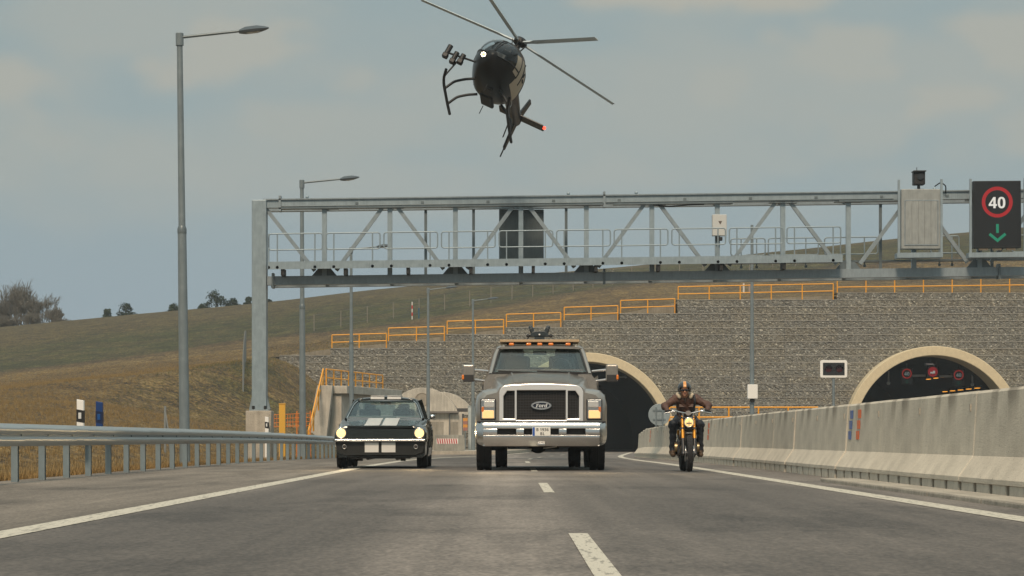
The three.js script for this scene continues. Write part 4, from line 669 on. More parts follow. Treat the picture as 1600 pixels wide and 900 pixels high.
  for (const [x0, x1] of [[-.82, -.1], [-.06, .8]]) obj('wiper', [beam(V(x0, wy + .045, -1.8), V(x1, wy + .015, -1.775), .03, .02), beam(V((x0 + x1) / 2, wy + .035, -1.795), V(x1 - .06, wy - .02, -1.74), .02, .02)], black, t);
  for (const x of [-.56, -.22, 0, .22, .56]) { const m = obj('roof_marker_lamp', rbx(.1, .06, .1, .02, x, 2.47, -2.46), amberM, t); sub(m, 'lamp_base', rbx(.13, .02, .13, .006, x, 2.438, -2.46), trim); }
  // board and camera crane foot on the roof
  obj('roof_board', rbx(1.58, .05, 1.3, .01, 0, 2.545, -3.2), M(.42, .31, .19, .8), t); obj('board_leg', [-.62, .62].flatMap(x => [bx(.08, .08, .1, x, 2.49, -2.75), bx(.08, .08, .1, x, 2.49, -3.7)]), black, t);
  const cr = obj('camera_mount', [ext([[-.22, 0], [.22, 0], [.14, .1], [.07, .12], [-.07, .12], [-.14, .1]], .2, .01).translate(0, 2.64, -3.2), bx(.2, .1, .2, 0, 2.61, -3.1), beam(V(-.25, 2.59, -3.0), V(-.17, 2.68, -3.0), .02, .02)], M(.02, .03, .037, .4), t);
  for (const s of [-1, 1]) { sub(cr, 'mount_knob', [sph(.035, s * .23, 2.66, -2.98), bar([s * .23, 2.66, -3.1], [s * .2, 2.66, -2.98], .025)], black); sub(cr, 'mount_arm', [rbx(.09, .14, .1, .03).rotateZ(-s * .35).translate(s * .15, 2.77, -3.1), sph(.045, s * .175, 2.83, -3.1)], M(.025, .034, .04, .4)); } sub(cr, 'mount_lamp', sph(.018, 0, 2.685, -2.985), M(.8, .8, .8, .2));
  // grille
  const gs0 = new THREE.Shape(); gs0.moveTo(-.74, .87); gs0.lineTo(.74, .87); gs0.lineTo(.79, .93); gs0.lineTo(.79, 1.45); gs0.quadraticCurveTo(.78, 1.6, .62, 1.61); gs0.quadraticCurveTo(0, 1.66, -.62, 1.61); gs0.quadraticCurveTo(-.78, 1.6, -.79, 1.45); gs0.lineTo(-.79, .93);
  const hole = (x0, x1, y0, y1, r) => { const p = new THREE.Path(); p.moveTo(x0, y0); p.lineTo(x0, y1 - r); p.quadraticCurveTo(x0, y1, x0 + (x1 > x0 ? r : -r), y1); p.lineTo(x1, y1); p.lineTo(x1, y0); return p; };
  const gr = obj('grille_surround', ext(gs0, .12, .012, [[[-.46, .95], [-.46, 1.51], [.46, 1.51], [.46, .95]], [[-.71, .98], [-.71, 1.4], [-.64, 1.5], [-.5, 1.5], [-.5, .975]], [[.5, .975], [.5, 1.5], [.64, 1.5], [.71, 1.4], [.71, .98]]]).translate(0, 0, -.03), brightTrim, t);
  sub(gr, 'grille_mesh', [bx(1.44, .64, .02, 0, 1.21, -.005)], M(.012, .012, .013, .7)); const mesh = []; for (let i = 0; i < 10; i++) mesh.push(bx(1.34, .008, .014, 0, 1.0 + i * .05, .012)); for (let i = 0; i < 26; i++) mesh.push(bx(.007, .5, .012, -.65 + i * .052, 1.225, .014)); sub(gr, 'grille_bars', mesh, M(.03, .03, .032, .5));
  const em = obj('emblem', new THREE.CylinderGeometry(1, 1, .03, 40).rotateX(Math.PI / 2).scale(.19, .078, 1).translate(0, 1.225, .05), chrome, t);
  sub(em, 'emblem_face', new THREE.PlaneGeometry(.36, .144).translate(0, 1.225, .068), new THREE.MeshStandardMaterial({ map: canvasTex(512, 204, (c, w, h) => { c.fillStyle = '#b9bec0'; c.fillRect(0, 0, w, h); c.fillStyle = '#141c2c'; c.beginPath(); c.ellipse(w / 2, h / 2, w * .485, h * .47, 0, 0, 7); c.fill(); c.strokeStyle = '#c4cbd0'; c.lineWidth = 9; c.beginPath(); c.ellipse(w / 2, h / 2, w * .45, h * .41, 0, 0, 7); c.stroke(); c.fillStyle = '#d8dcde'; c.font = 'italic bold 128px serif'; c.textAlign = 'center'; c.textBaseline = 'middle'; c.fillText('Ford', w / 2, h / 2 + 4); }), roughness: .35, alphaMap: canvasTex(256, 102, (c, w, h) => { c.fillStyle = '#000'; c.fillRect(0, 0, w, h); c.fillStyle = '#fff'; c.beginPath(); c.ellipse(w / 2, h / 2, w * .495, h * .49, 0, 0, 7); c.fill(); }), transparent: true }), true);
  // headlamps
  for (const s of [-1, 1]) {
    const hl = obj('headlight', rbx(.3, .4, .1, .03, s * 1.0, 1.155, .0), trim, t); sub(hl, 'reflector', rbx(.26, .36, .02, .01, s * 1.0, 1.155, .05), chromeSoft);
    sub(hl, 'low_beam', rbx(.22, .15, .03, .02, s * 1.0, 1.06, .06), new THREE.MeshStandardMaterial({ color: C(.3, .25, .16), emissive: C(1, .56, .2), emissiveIntensity: 1.1, roughness: .2 })); sub(hl, 'side_marker', rbx(.05, .1, .03, .01, s * 1.1, 1.15, .06), amberM); sub(hl, 'upper_lamp', rbx(.2, .12, .03, .02, s * .98, 1.25, .06), PM(.75, .74, .7, .15, .3));
    sub(hl, 'lens_cover', rbx(.28, .38, .012, .005, s * 1.0, 1.155, .085), PM(.95, .95, .95, .03, 0, { transmission: 1, thickness: 0, ior: 1.4 }));
    const sp = new THREE.SpotLight(0xffd9a0, 8, 25, .5, .6, 2); sp.position.set(s * 1.0, 1.06, .16); sp.target.position.set(s, .4, 10); sp.castShadow = true; t.add(sp, sp.target);
  }
  // bumper: front bar with three slots and wrapped corners
  const bars = [[-1.1, 1.1, .79, .905, .205, .014, -.03], [-1.1, 1.1, .46, .66, .2, .018, .05], [-1.1, -.83, .655, .795, .195, .015], [-.47, -.33, .655, .795, .195, .015], [.33, .47, .655, .795, .195, .015], [.83, 1.1, .655, .795, .195, .015]].map(([x0, x1, y0, y1, z, b, tl = 0]) => { const n = 10, secs = [x0, x1].map(x => { const p = []; for (let i = 0; i <= n; i++) { const u = i / n * 2 - 1; p.push([x, mix(y0, y1, i / n), z + b * Math.sqrt(Math.max(0, 1 - u * u * .97)) - (tl > 0 ? tl * (1 - i / n) : -tl * i / n)]); } p.push([x, y1, z - .09], [x, y0, z - .09]); return [0, p]; }); return loft(secs, { half: false, caps: false, crease: .7 }); });
  const bp = obj('bumper', [...bars, ...[-1, 1].map(s => { const sec = (x, y0, y1, z, k) => { const p = []; for (let i = 0; i <= 10; i++) { const u = i / 10 * 2 - 1, o = .04 * Math.sqrt(Math.max(0, 1 - u * u * .97)); p.push([x + s * o * k, mix(y0, y1, i / 10), z + o * (1 - k)]); } p.push([x - s * .04, y1, z - .05], [x - s * .04, y0, z - .05]); return p; }; return loft([[0, sec(s * 1.09, .465, .905, .19, 0)], [0, sec(s * 1.165, .49, .905, .13, .4)], [0, sec(s * 1.2, .52, .905, .02, .9)], [0, sec(s * 1.21, .56, .9, -.3, 1)]], { half: false, caps: false, crease: .8 }); })], chrome, t);
  sub(bp, 'bumper_shadow_panel', bx(2.1, .3, .02, 0, .7, .06), black); sub(bp, 'slot_lip', [[-.65, .36], [0, .66], [.65, .36]].map(([x, w]) => rbx(w, .018, .03, .006, x, .662, .2)), chromeSoft); sub(bp, 'tow_cover', rbx(.14, .05, .02, .01, 0, .5, .232), chromeSoft);
  obj('bumper_cap', rbx(2.42, .035, .22, .012, 0, .918, .04), trim, t);
  const pl = obj('licence_plate', rbx(.34, .17, .012, .004, 0, .735, .25), white, t); sub(pl, 'plate_print', new THREE.PlaneGeometry(.33, .16).translate(0, .735, .258), new THREE.MeshStandardMaterial({ roughness: .5, map: canvasTex(512, 248, (c, w, h) => { c.fillStyle = '#dddcd6'; c.fillRect(0, 0, w, h); c.fillStyle = '#2a57a6'; c.fillRect(0, 0, 66, h); c.fillStyle = '#111'; c.font = 'bold 118px sans-serif'; c.textAlign = 'center'; c.textBaseline = 'middle'; c.fillText('B 1936', w / 2 + 30, h * .29); c.fillText('BL', w / 2 + 30, h * .76); }) }), true);
  // mirrors
  for (const s of [-1, 1]) { const m = obj('mirror', rbx(.24, .34, .12, .04, s * 1.4, 1.88, -1.75), body, t); sub(m, 'mirror_back', rbx(.2, .14, .02, .02, s * 1.4, 1.78, -1.685), trim); sub(m, 'mirror_marker', rbx(.05, .1, .1, .02, s * 1.505, 1.8, -1.72), amberM); sub(m, 'mirror_arm', [bar([s * 1.02, 1.92, -1.9], [s * 1.34, 1.95, -1.78], .025), bar([s * 1.02, 1.72, -1.9], [s * 1.34, 1.76, -1.78], .025)], alu); sub(m, 'mirror_glass', rbx(.2, .3, .01, .004, s * 1.4, 1.88, -1.815), chrome); }
  // wheels, chassis, bed
  for (const s of [-1, 1]) { wheel(t, s * 1.08, .49, -.95, .49, .3, .29, alu, 26, s); wheel(t, s * .77, .49, -5.7, .49, .26, .29, alu, 26, s); wheel(t, s * 1.1, .49, -5.7, .49, .26, .29, alu, 26, s); }
  obj('chassis', [bx(.1, .2, 7.6, -.42, .62, -4), bx(.1, .2, 7.6, .42, .62, -4), bx(1.5, .16, .9, 0, .58, -.9), bx(1.4, .3, 2.2, 0, .66, -3), bx(1.3, .1, .16, 0, .56, -.2)], under, t); obj('front_axle', [bar([-1, .49, -.95], [1, .49, -.95], .06), bx(.3, .14, .16, .2, .47, -.95)], under, t); obj('rear_axle', [bar([-1, .49, -5.7], [1, .49, -5.7], .07), sph(.2, 0, .49, -5.7)], under, t); obj('exhaust_pipe', bar([.25, .42, -1.5], [.3, .42, -4], .05), M(.3, .28, .25, .5, .7), t); obj('skid_plate', rbx(.26, .02, .14, .006, .22, .41, -.35).rotateZ(.12), M(.6, .58, .52, .6), t); obj('skid_plate', rbx(.1, .02, .1, .006, -.22, .4, -.4), M(.5, .5, .46, .6), t);
  obj('mud_guard', [-1, 1].map(s => bx(.5, .5, .02, s * .95, .62, -1.62)), under, t);
  obj('truck_bed', [loft([[-4.65, [[0, .8], [1.14, .8], [1.16, 1.0], [1.16, 1.72], [1.04, 1.74], [1.02, 1.1], [0, 1.1]]], [-7.2, [[0, .8], [1.14, .8], [1.16, 1.0], [1.16, 1.72], [1.04, 1.74], [1.02, 1.1], [0, 1.1]]]]), bx(2.1, .7, .06, 0, 1.38, -7.22)], body, t);
  for (const s of [-1, 1]) obj('rear_fender', ext([...Array.from({ length: 13 }, (_, i) => { const a = Math.PI * i / 12; return [Math.cos(a) * .72, Math.sin(a) * .66]; }), [-.6, 0], ...Array.from({ length: 13 }, (_, i) => { const a = Math.PI * (1 - i / 12); return [Math.cos(a) * .58, Math.sin(a) * .56]; })], .14, .02).rotateY(Math.PI / 2).translate(s > 0 ? 1.12 : -1.26, .52, -5.7), body, t);
}
// ---------------------------------------------------------------- fastback coupe
{
  const Z = 50.4, t = thing('fastback_coupe', 'dark classic fastback coupe with twin white stripes and round lit headlights', 'car', [-2.66, roadY(Z) + .006, -Z]);
  const body = carPaint(.016, .023, .02, .16, .3), stripe = PM(.66, .66, .63, .35, 0, { clearcoat: .5, clearcoatRoughness: .15 });
  const hoodY = z => .862 + .16 * Math.min(1, Math.max(0, -z) / 1.68);
  const deck = z => z > -1.68 ? hoodY(z) : 1.03 - .05 * sm(-3.6, -4.6, z);
  const pr = (z, w, ya, ys, yb = .22, yc = deck(z), q = z > -1.6 ? sm(-1.6, -.2, z) : 0) => [z, [[0, yb], [.58, yb], [.6, Math.max(ya, yb)], [w - .05, ya], [w - .005, ya + .07], [w + .01, .6], [w, .74 - .04 * q], [w - .045 - .01 * q, ys - .03 - .05 * q], [w - .1 - .03 * q, ys - .015 * q], [w - .24, ys + .008], [w - .34, yc - .012], [.4, yc - .004], [0, yc]]];
  const arch = (z, c) => { const d = Math.abs(z - c); return d < .39 ? .33 + Math.sqrt(.39 * .39 - d * d) : .22; };
  const S = [], zsn = [-.2, -.34, -.5, -.52, -.6, -.72, -.9, -1.08, -1.2, -1.27, -1.3, -1.68, -2.4, -3.1, -3.2, -3.25, -3.34, -3.5, -3.62, -3.75, -3.9, -3.98, -4.02, -4.4, -4.6];
  for (const z of zsn) { const w = z > -.6 ? mix(.9, .93, (-z - .2) / .4) : z < -4 ? mix(.92, .84, (-z - 4) / .6) : .935; const c = z > -2 ? -.9 : -3.62; S.push(pr(z, w, arch(z, c), deck(z) - .02)); }
  obj('body_shell', loft(S, { crease: .55 }), body, t);
  // nose: frame round the deep grille
  const ns = new THREE.Shape(); ns.moveTo(-.9, .54); ns.lineTo(.9, .54); ns.lineTo(.93, .62); ns.lineTo(.925, .7); ns.quadraticCurveTo(.9, .83, .68, .855); ns.lineTo(-.68, .855); ns.quadraticCurveTo(-.9, .83, -.925, .7); ns.lineTo(-.93, .62);
  obj('nose_panel', ext(ns, .28, .03, [[[-.66, .6], [-.68, .8], [-.62, .83], [.62, .83], [.68, .8], [.66, .6]]]).translate(0, 0, -.26), body, t);
  const gr = obj('grille', bx(1.34, .26, .02, 0, .71, -.17), black, t); sub(gr, 'grille_bar', [...Array.from({ length: 6 }, (_, i) => bx(1.3, .006, .01, 0, .63 + i * .035, -.155)), bx(1.3, .012, .02, 0, .615, -.05)], M(.03, .03, .03, .4, .5)); sub(gr, 'grille_badge', [rbx(.07, .035, .02, .01, 0, .625, -.03)], chrome);
  headlamp(t, -.79, .715, .025, .1, 1.9, 0, 10); headlamp(t, .79, .715, .025, .1, 1.9, 0, 10);
  obj('hood_lip', [loft([[.06, [[0, .835], [.64, .83], [.66, .84], [.5, .855], [0, .86]]], [-.25, [[0, .84], [.74, .84], [.76, .85], [.5, .872], [0, .88]]]])], body, t);
  const bm = obj('bumper', [rbx(1.84, .06, .07, .025, 0, .567, .1), ...[-1, 1].map(s => loft([[0, [[s * .9, .537, .13], [s * .9, .597, .13], [s * .87, .597, .07], [s * .87, .537, .07]]], [0, [[s * .945, .54, .05], [s * .945, .595, .05], [s * .91, .595, .0], [s * .91, .54, .0]]], [0, [[s * .95, .545, -.3], [s * .95, .59, -.3], [s * .92, .59, -.3], [s * .92, .545, -.3]]]], { half: false }))], chrome, t);
  obj('front_valance', [loft([[.05, [[0, .27], [.7, .27], [.86, .33], [.9, .5], [.9, .54], [0, .54]]], [-.45, [[0, .22], [.68, .22], [.84, .3], [.92, .5], [.92, .54], [0, .54]]]], { crease: .5 })], M(.012, .013, .012, .45), t);
  for (const s of [-1, 1]) { obj('valance_stripe', rbx(.28, .2, .012, .004, s * .17, .425, .057), stripe, t); const f = obj('turn_lamp', new THREE.CylinderGeometry(.04, .035, .04, 20).rotateX(Math.PI / 2).translate(s * .72, .44, .055), M(.05, .045, .04, .3), t); sub(f, 'lamp_ring', new THREE.TorusGeometry(.04, .006, 6, 20).translate(s * .72, .44, .076), chromeSoft); }
  obj('chin_spoiler', [bx(1.2, .03, .2, 0, .215, -.1), bx(.1, .08, .06, -.42, .19, -.3), bx(.1, .08, .06, .45, .19, -.3)], under, t);
  for (const s of [-1, 1]) { // hood and roof stripes lie on the panels
    const q = (z, y) => [[s * .025, y, z], [s * .325, y - .003, z]], rows = [[.055, .864], [-.25, .884], [-.9, .958], [-1.62, 1.03]].map(([z, y]) => q(z, y)), pos = [];
    for (let i = 0; i + 1 < rows.length; i++) { const [a, b] = rows[i], [d, c] = rows[i + 1]; for (const p of s > 0 ? [a, b, c, a, c, d] : [b, a, d, b, d, c]) pos.push(p[0], p[1] + .004, p[2]); } const g = new THREE.BufferGeometry(); g.setAttribute('position', new THREE.Float32BufferAttribute(pos, 3)); g.computeVertexNormals(); obj('hood_stripe', g, stripe, t);
    obj('roof_stripe', [rbx(.29, .012, 1.0, .004, s * .175, 1.502, -2.75).rotateZ(0), rbx(.29, .05, .02, .004, s * .175, 1.458, -2.212)], stripe, t);
  }
  const hoodP = obj('hood', [loft([[-.1, [[0, .86], [.6, .855], [.62, .864], [.3, .871], [0, .873]]], [-.9, [[0, .93], [.62, .925], [.64, .936], [.3, .948], [0, .951]]], [-1.6, [[0, 1.0], [.66, .995], [.68, 1.005], [.3, 1.02], [0, 1.023]]]], { crease: .6 })], body, t);
  // greenhouse
  const y0 = 1.02, A = s => V(s * .8, y0, -1.66), B = s => V(s * .64, 1.405, -2.26);
  for (const s of [-1, 1]) { obj('pillar', tube([[s * .805, y0 - .01, -1.655], [s * .735, 1.2, -1.93], [s * .675, 1.34, -2.15], [s * .6, 1.41, -2.25], [s * .48, 1.435, -2.27]], .03, 24, 8), body, t); obj('pillar', beam(V(s * .79, 1.0, -3.0), V(s * .66, 1.42, -2.95), .16, .05), body, t); obj('side_window', quad(V(s * .79, 1.03, -1.75), V(s * .79, 1.03, -2.95), V(s * .66, 1.41, -2.88), V(s * .65, 1.41, -2.3), .008), tintGlass, t);
    obj('rear_quarter', quad(V(s * .8, 1.02, -3.0), V(s * .76, 1.02, -4.3), V(s * .6, 1.2, -3.7), V(s * .66, 1.42, -2.98), .02), body, t); obj('pillar_chrome', tube([[s * .785, y0, -1.64], [s * .715, 1.2, -1.91], [s * .655, 1.33, -2.12], [s * .585, 1.395, -2.215]], .009, 20, 6), chrome, t); }
  obj('roof', loft([[-2.22, [[0, 1.42], [.5, 1.4], [.56, 1.405], [.46, 1.445], [0, 1.49]]], [-2.5, [[0, 1.41], [.64, 1.4], [.69, 1.41], [.57, 1.46], [0, 1.51]]], [-3.0, [[0, 1.41], [.64, 1.4], [.69, 1.41], [.57, 1.455], [0, 1.505]]], [-3.15, [[0, 1.38], [.62, 1.37], [.66, 1.38], [.58, 1.41], [0, 1.43]]]], { crease: .6 }), body, t);
  obj('windshield', quad(V(-.77, y0, -1.67), V(.77, y0, -1.67), V(.63, 1.4, -2.25), V(-.63, 1.4, -2.25), .006), glassM, t); obj('windshield_trim', [beam(V(-.78, y0 - .005, -1.655), V(.78, y0 - .005, -1.655), .02, .02), beam(V(-.64, 1.41, -2.245), V(.64, 1.41, -2.245), .022, .02)], chrome, t);
  obj('rear_window', quad(V(-.58, 1.12, -4.0), V(.58, 1.12, -4.0), V(.55, 1.4, -3.12), V(-.55, 1.4, -3.12), .006), glassM, t);
  obj('dashboard', rbx(1.5, .08, .3, .03, 0, 1.04, -1.95), interior, t); obj('steering_wheel', new THREE.TorusGeometry(.18, .014, 8, 28).rotateX(-.4).translate(.36, 1.12, -2.2), black, t);
  for (const x of [-.36, .36]) { const se = obj('seat', rbx(.46, .26, .14, .05, x, 1.1, -2.7), interior, t); sub(se, 'headrest', rbx(.24, .14, .1, .04, x, 1.27, -2.72), interior); } obj('rear_mirror', rbx(.22, .06, .03, .012, 0, 1.35, -2.24), black, t);
  for (const s of [-1, 1]) obj('wiper', beam(V(s * .5 - .25, y0 + .03, -1.67), V(s * .5 + .25, y0 + .012, -1.66), .015, .012), chromeSoft, t);
  const mi = obj('door_mirror', [sph(.06, .99, 1.06, -1.95, 1, .9, .8), bar([.88, .98, -1.98], [.98, 1.04, -1.96], .014)], chrome, t);
  for (const s of [-1, 1]) { const d = obj('door', rbx(.012, .5, 1.2, .005, s * .944, .66, -2.2), body, t); sub(d, 'handle', rbx(.02, .03, .14, .008, s * .957, .84, -2.65), chrome); wheel(t, s * .82, .325, -.9, .325, .22, .19, alu, 0, s); wheel(t, s * .8, .325, -3.62, .325, .24, .19, alu, 0, s); }
  obj('side_scoop', [-1, 1].map(s => rbx(.03, .16, .4, .012, s * .945, .72, -3.05)), body, t);
  obj('chassis', [bx(1.1, .16, 4, 0, .28, -2.3), bx(1.4, .06, .1, 0, .32, -.9), bx(1.4, .08, .1, 0, .325, -3.62)], under, t); obj('exhaust_pipe', [bar([-.3, .2, -.8], [-.35, .2, -4.5], .035), bar([.3, .2, -.8], [.35, .2, -4.5], .035)], under, t);
}
// ---------------------------------------------------------------- flesh and cloth from joints
function sdfMesh(dist, c, half, res, colour) {
  const mc = new MarchingCubes(res, new THREE.MeshBasicMaterial(), false, false, 400000), n = res, hf = n / 2; mc.isolation = 0;
  for (let k = 0; k < n; k++) for (let j = 0; j < n; j++) for (let i = 0; i < n; i++) mc.field[i + j * n + k * n * n] = -dist(c[0] + (i - hf) / hf * half, c[1] + (j - hf) / hf * half, c[2] + (k - hf) / hf * half);
  mc.update(); const cnt = mc.count, P = mc.positionArray.slice(0, cnt * 3), N = mc.normalArray.slice(0, cnt * 3), col = new Float32Array(cnt * 3);
  for (let i = 0; i < cnt; i++) { for (let a = 0; a < 3; a++) P[3 * i + a] = P[3 * i + a] * half + c[a]; const q = colour(P[3 * i], P[3 * i + 1], P[3 * i + 2]); col.set(q, 3 * i); }
  const g = new THREE.BufferGeometry(); g.setAttribute('position', new THREE.BufferAttribute(P, 3)); g.setAttribute('color', new THREE.BufferAttribute(col, 3)); g.setAttribute('uv', new THREE.BufferAttribute(new Float32Array(cnt * 2), 2));
  const w = mergeVertices(g.deleteAttribute('normal') ? g : g, 1e-4); w.computeVertexNormals(); return w;
}
const cap = (x, y, z, [a, b, ra, rb]) => { const px = x - a[0], py = y - a[1], pz = z - a[2], bxx = b[0] - a[0], by = b[1] - a[1], bz = b[2] - a[2], h = Math.max(0, Math.min(1, (px * bxx + py * by + pz * bz) / (bxx * bxx + by * by + bz * bz))); return Math.hypot(px - bxx * h, py - by * h, pz - bz * h) - mix(ra, rb, h); };
const smoothMin = (a, b, k) => { const h = Math.max(k - Math.abs(a - b), 0) / k; return Math.min(a, b) - h * h * k * .25; };
// ---------------------------------------------------------------- motorcycle
{
  const Z = 45.4, X = 277 * Z / FOCAL, t = thing('motorcycle', 'black scrambler motorcycle with gold fork tubes and a lit round headlight', 'motorcycle', [X, roadY(Z) + .006, -Z]);
  const gold = PM(.5, .22, .02, .4, .5), blk = PM(.014, .014, .016, .35, .2, { clearcoat: .4 }), engine = M(.09, .09, .095, .45, .8), R = .335;
  const spoked = (z, w, nm) => { const g = new THREE.Group(); g.name = nm; g.position.set(0, R, z); t.add(g); const p = [[.245, -w * .3], [.29, -w * .46], [.32, -w * .38], [R, -w * .12], [R + .002, 0], [R, w * .12], [.32, w * .38], [.29, w * .46], [.245, w * .3]]; const blocks = []; for (let i = 0; i < 30; i++) for (const s of [-1, 0, 1]) blocks.push(bx(w * .2, .014, .042).translate(s * w * .27, R - (s ? .014 : .001), 0).rotateX((i + (s ? .5 : 0)) / 30 * 6.2832)); sub(g, 'tyre', [lathe(p, 40).rotateZ(Math.PI / 2), ...blocks], rubber); sub(g, 'rim', [lathe([[.235, -w * .3], [.25, -w * .3], [.25, w * .3], [.235, w * .3], [.235, -w * .3]], 36).rotateZ(Math.PI / 2)], blk); const sp = []; for (let i = 0; i < 18; i++) { const a = i / 18 * 6.2832; sp.push(bar([(i % 2 ? .03 : -.03), Math.cos(a + .3) * .05, Math.sin(a + .3) * .05], [0, Math.cos(a) * .24, Math.sin(a) * .24], .003, .003, 4)); } sub(g, 'spokes', sp, chromeSoft).userData.kind = 'stuff'; sub(g, 'hub', bar([-.07, 0, 0], [.07, 0, 0], .045), engine); for (const s of nm === 'front_wheel' ? [-1, 1] : [1]) sub(g, 'brake_disc', new THREE.CylinderGeometry(.15, .15, .006, 28).rotateZ(Math.PI / 2).translate(s * .075, 0, 0), chromeSoft); return g; };
  spoked(0, .12, 'front_wheel'); spoked(-1.42, .17, 'rear_wheel');
  const top = V(0, 1.02, -.36), ax = V(0, R, 0), dir = top.clone().sub(ax).normalize(), on = (d, x) => ax.clone().addScaledVector(dir, d).setX(x);
  for (const s of [-1, 1]) { const f = obj('fork_leg', bar(on(-.03, s * .105), on(.36, s * .105), .031), M(.02, .02, .022, .4), t); obj('fork_tube', bar(on(.3, s * .105), on(.5, s * .105), .033), gold, t); obj('fork_tube', bar(on(.52, s * .105), on(.76, s * .105), .03), gold, t); sub(f, 'axle_clamp', sph(.038, s * .105, R, 0), engine); obj('brake_caliper', rbx(.04, .12, .07, .015, s * .085, R + .1, -.13), blk, t); }
  for (const d of [.51, .74]) obj('triple_clamp', rbx(.29, .045, .08, .015).rotateX(.47).translate(...on(d, 0).toArray()), blk, t);
  obj('front_fender', ext(Array.from({ length: 21 }, (_, i) => { const a = .7 + 1.0 * i / 20; return [Math.cos(a) * (R + .045), Math.sin(a) * (R + .045)]; }).concat(Array.from({ length: 21 }, (_, i) => { const a = 1.7 - 1.0 * i / 20; return [Math.cos(a) * (R + .03), Math.sin(a) * (R + .03)]; })), .11, .005).translate(0, 0, -.055).rotateY(Math.PI / 2).translate(0, R, 0), M(.4, .39, .36, .35, .6), t);
  const hl = headlamp(t, 0, .9, -.08, .085, 1.1, 0, 2); sub(hl, 'bucket', lathe([[.03, -.14], [.07, -.11], [.092, -.03], [.095, .01]], 24).rotateX(Math.PI / 2).translate(0, .9, -.1), blk); sub(hl, 'lens_bar', [rbx(.1, .03, .01, .01, 0, .88, -.055), bx(.012, .1, .01, 0, .88, -.056)], M(.25, .22, .15, .4));
  obj('handlebar', tube([[-.43, 1.085, -.38], [-.28, 1.115, -.3], [-.12, 1.08, -.32], [0, 1.06, -.34], [.12, 1.08, -.32], [.28, 1.115, -.3], [.4, 1.09, -.38]], .014, 40), chromeSoft, t);
  for (const s of [-1, 1]) { obj('grip', bar([s * .3, 1.11, -.305], [s * .42, 1.088, -.375], .02), rubber, t); obj('lever', bar([s * .24, 1.1, -.27], [s * .43, 1.07, -.29], .008), chromeSoft, t); obj('clamp_riser', bar([s * .09, 1.0, -.34], [s * .1, 1.08, -.325], .02), chromeSoft, t); }
  obj('gauge', [new THREE.CylinderGeometry(.05, .05, .04, 20).rotateX(1.1).translate(0, 1.06, -.25)], blk, t); obj('cable', [tube([[-.2, 1.1, -.3], [-.14, 1.0, -.12], [-.05, .9, -.2]], .006), tube([[.2, 1.1, -.3], [.15, 1.02, -.1], [.06, .9, -.2]], .006)], rubber, t);
  obj('fuel_tank', loft([[-.38, [[0, .82], [.08, .83], [.1, .9], [.06, .97], [0, .98]]], [-.52, [[0, .78], [.14, .8], [.17, .9], [.1, 1.0], [0, 1.02]]], [-.75, [[0, .78], [.14, .8], [.16, .88], [.09, .97], [0, .98]]], [-.92, [[0, .78], [.09, .79], [.1, .84], [.06, .87], [0, .88]]]], { crease: 1 }), PM(.03, .022, .012, .25, .4, { clearcoat: 1 }), t);
  obj('seat', rbx(.26, .09, .66, .04, 0, .84, -1.18), M(.03, .022, .018, .7), t);
  const en = obj('engine', [rbx(.36, .3, .42, .05, 0, .44, -.68), bar([0, .5, -.5], [0, .74, -.44], .1), bar([0, .5, -.7], [0, .74, -.8], .09), sph(.12, .15, .42, -.7, .5, 1, 1), sph(.12, -.15, .42, -.7, .5, 1, 1)], engine, t); sub(en, 'cooling_fins', Array.from({ length: 7 }, (_, i) => rbx(.25, .012, .22, .004, 0, .54 + i * .03, -.46)), M(.2, .2, .2, .4, .8)); sub(en, 'engine_cover', [new THREE.CylinderGeometry(.09, .09, .05, 20).rotateZ(Math.PI / 2).translate(-.2, .44, -.66), new THREE.CylinderGeometry(.09, .09, .05, 20).rotateZ(Math.PI / 2).translate(.2, .44, -.66)], M(.42, .32, .18, .35, .8));
  obj('frame', [tube([[0, .95, -.36], [.12, .7, -.4], [.14, .3, -.55], [.14, .26, -.9]], .018), tube([[0, .95, -.36], [-.12, .7, -.4], [-.14, .3, -.55], [-.14, .26, -.9]], .018), tube([[.12, .28, -.9], [.13, .6, -1.1], [.12, .8, -1.5]], .016), tube([[-.12, .28, -.9], [-.13, .6, -1.1], [-.12, .8, -1.5]], .016), bx(.08, .05, .56, .1, .34, -1.14), bx(.08, .05, .56, -.1, .34, -1.14)], blk, t);
  obj('exhaust_header', [tube([[-.05, .62, -.36], [-.1, .5, -.28], [-.14, .34, -.4], [-.16, .3, -.8]], .024), tube([[.05, .62, -.36], [.1, .5, -.28], [.14, .34, -.4], [.16, .3, -.8]], .024)], M(.16, .14, .12, .4, .8), t); obj('muffler', bar([-.2, .42, -.95], [-.22, .62, -1.6], .05), M(.2, .19, .18, .4, .8), t); obj('foot_peg', [bar([-.14, .32, -.72], [-.28, .32, -.72], .014), bar([.14, .32, -.72], [.28, .32, -.72], .014)], engine, t); obj('rear_fender', rbx(.16, .03, .5, .012, 0, .76, -1.5), blk, t); obj('shock_absorber', [bar([.11, .36, -1.3], [.12, .76, -1.2], .025), bar([-.11, .36, -1.3], [-.12, .76, -1.2], .025)], gold, t);

  // ---- rider
  const rd = thing('person', 'motorcycle rider in brown leather jacket, dark trousers and black helmet with orange stripe', 'person', [X, roadY(Z) + .006, -Z]);
  const H = [-.05, 1.5, -.55];                                  // head centre
  const sk = lin(178, 128, 100), lea = [.075, .034, .022], jean = [.012, .016, .024], boot = [.07, .043, .022], glove = [.014, .015, .018];
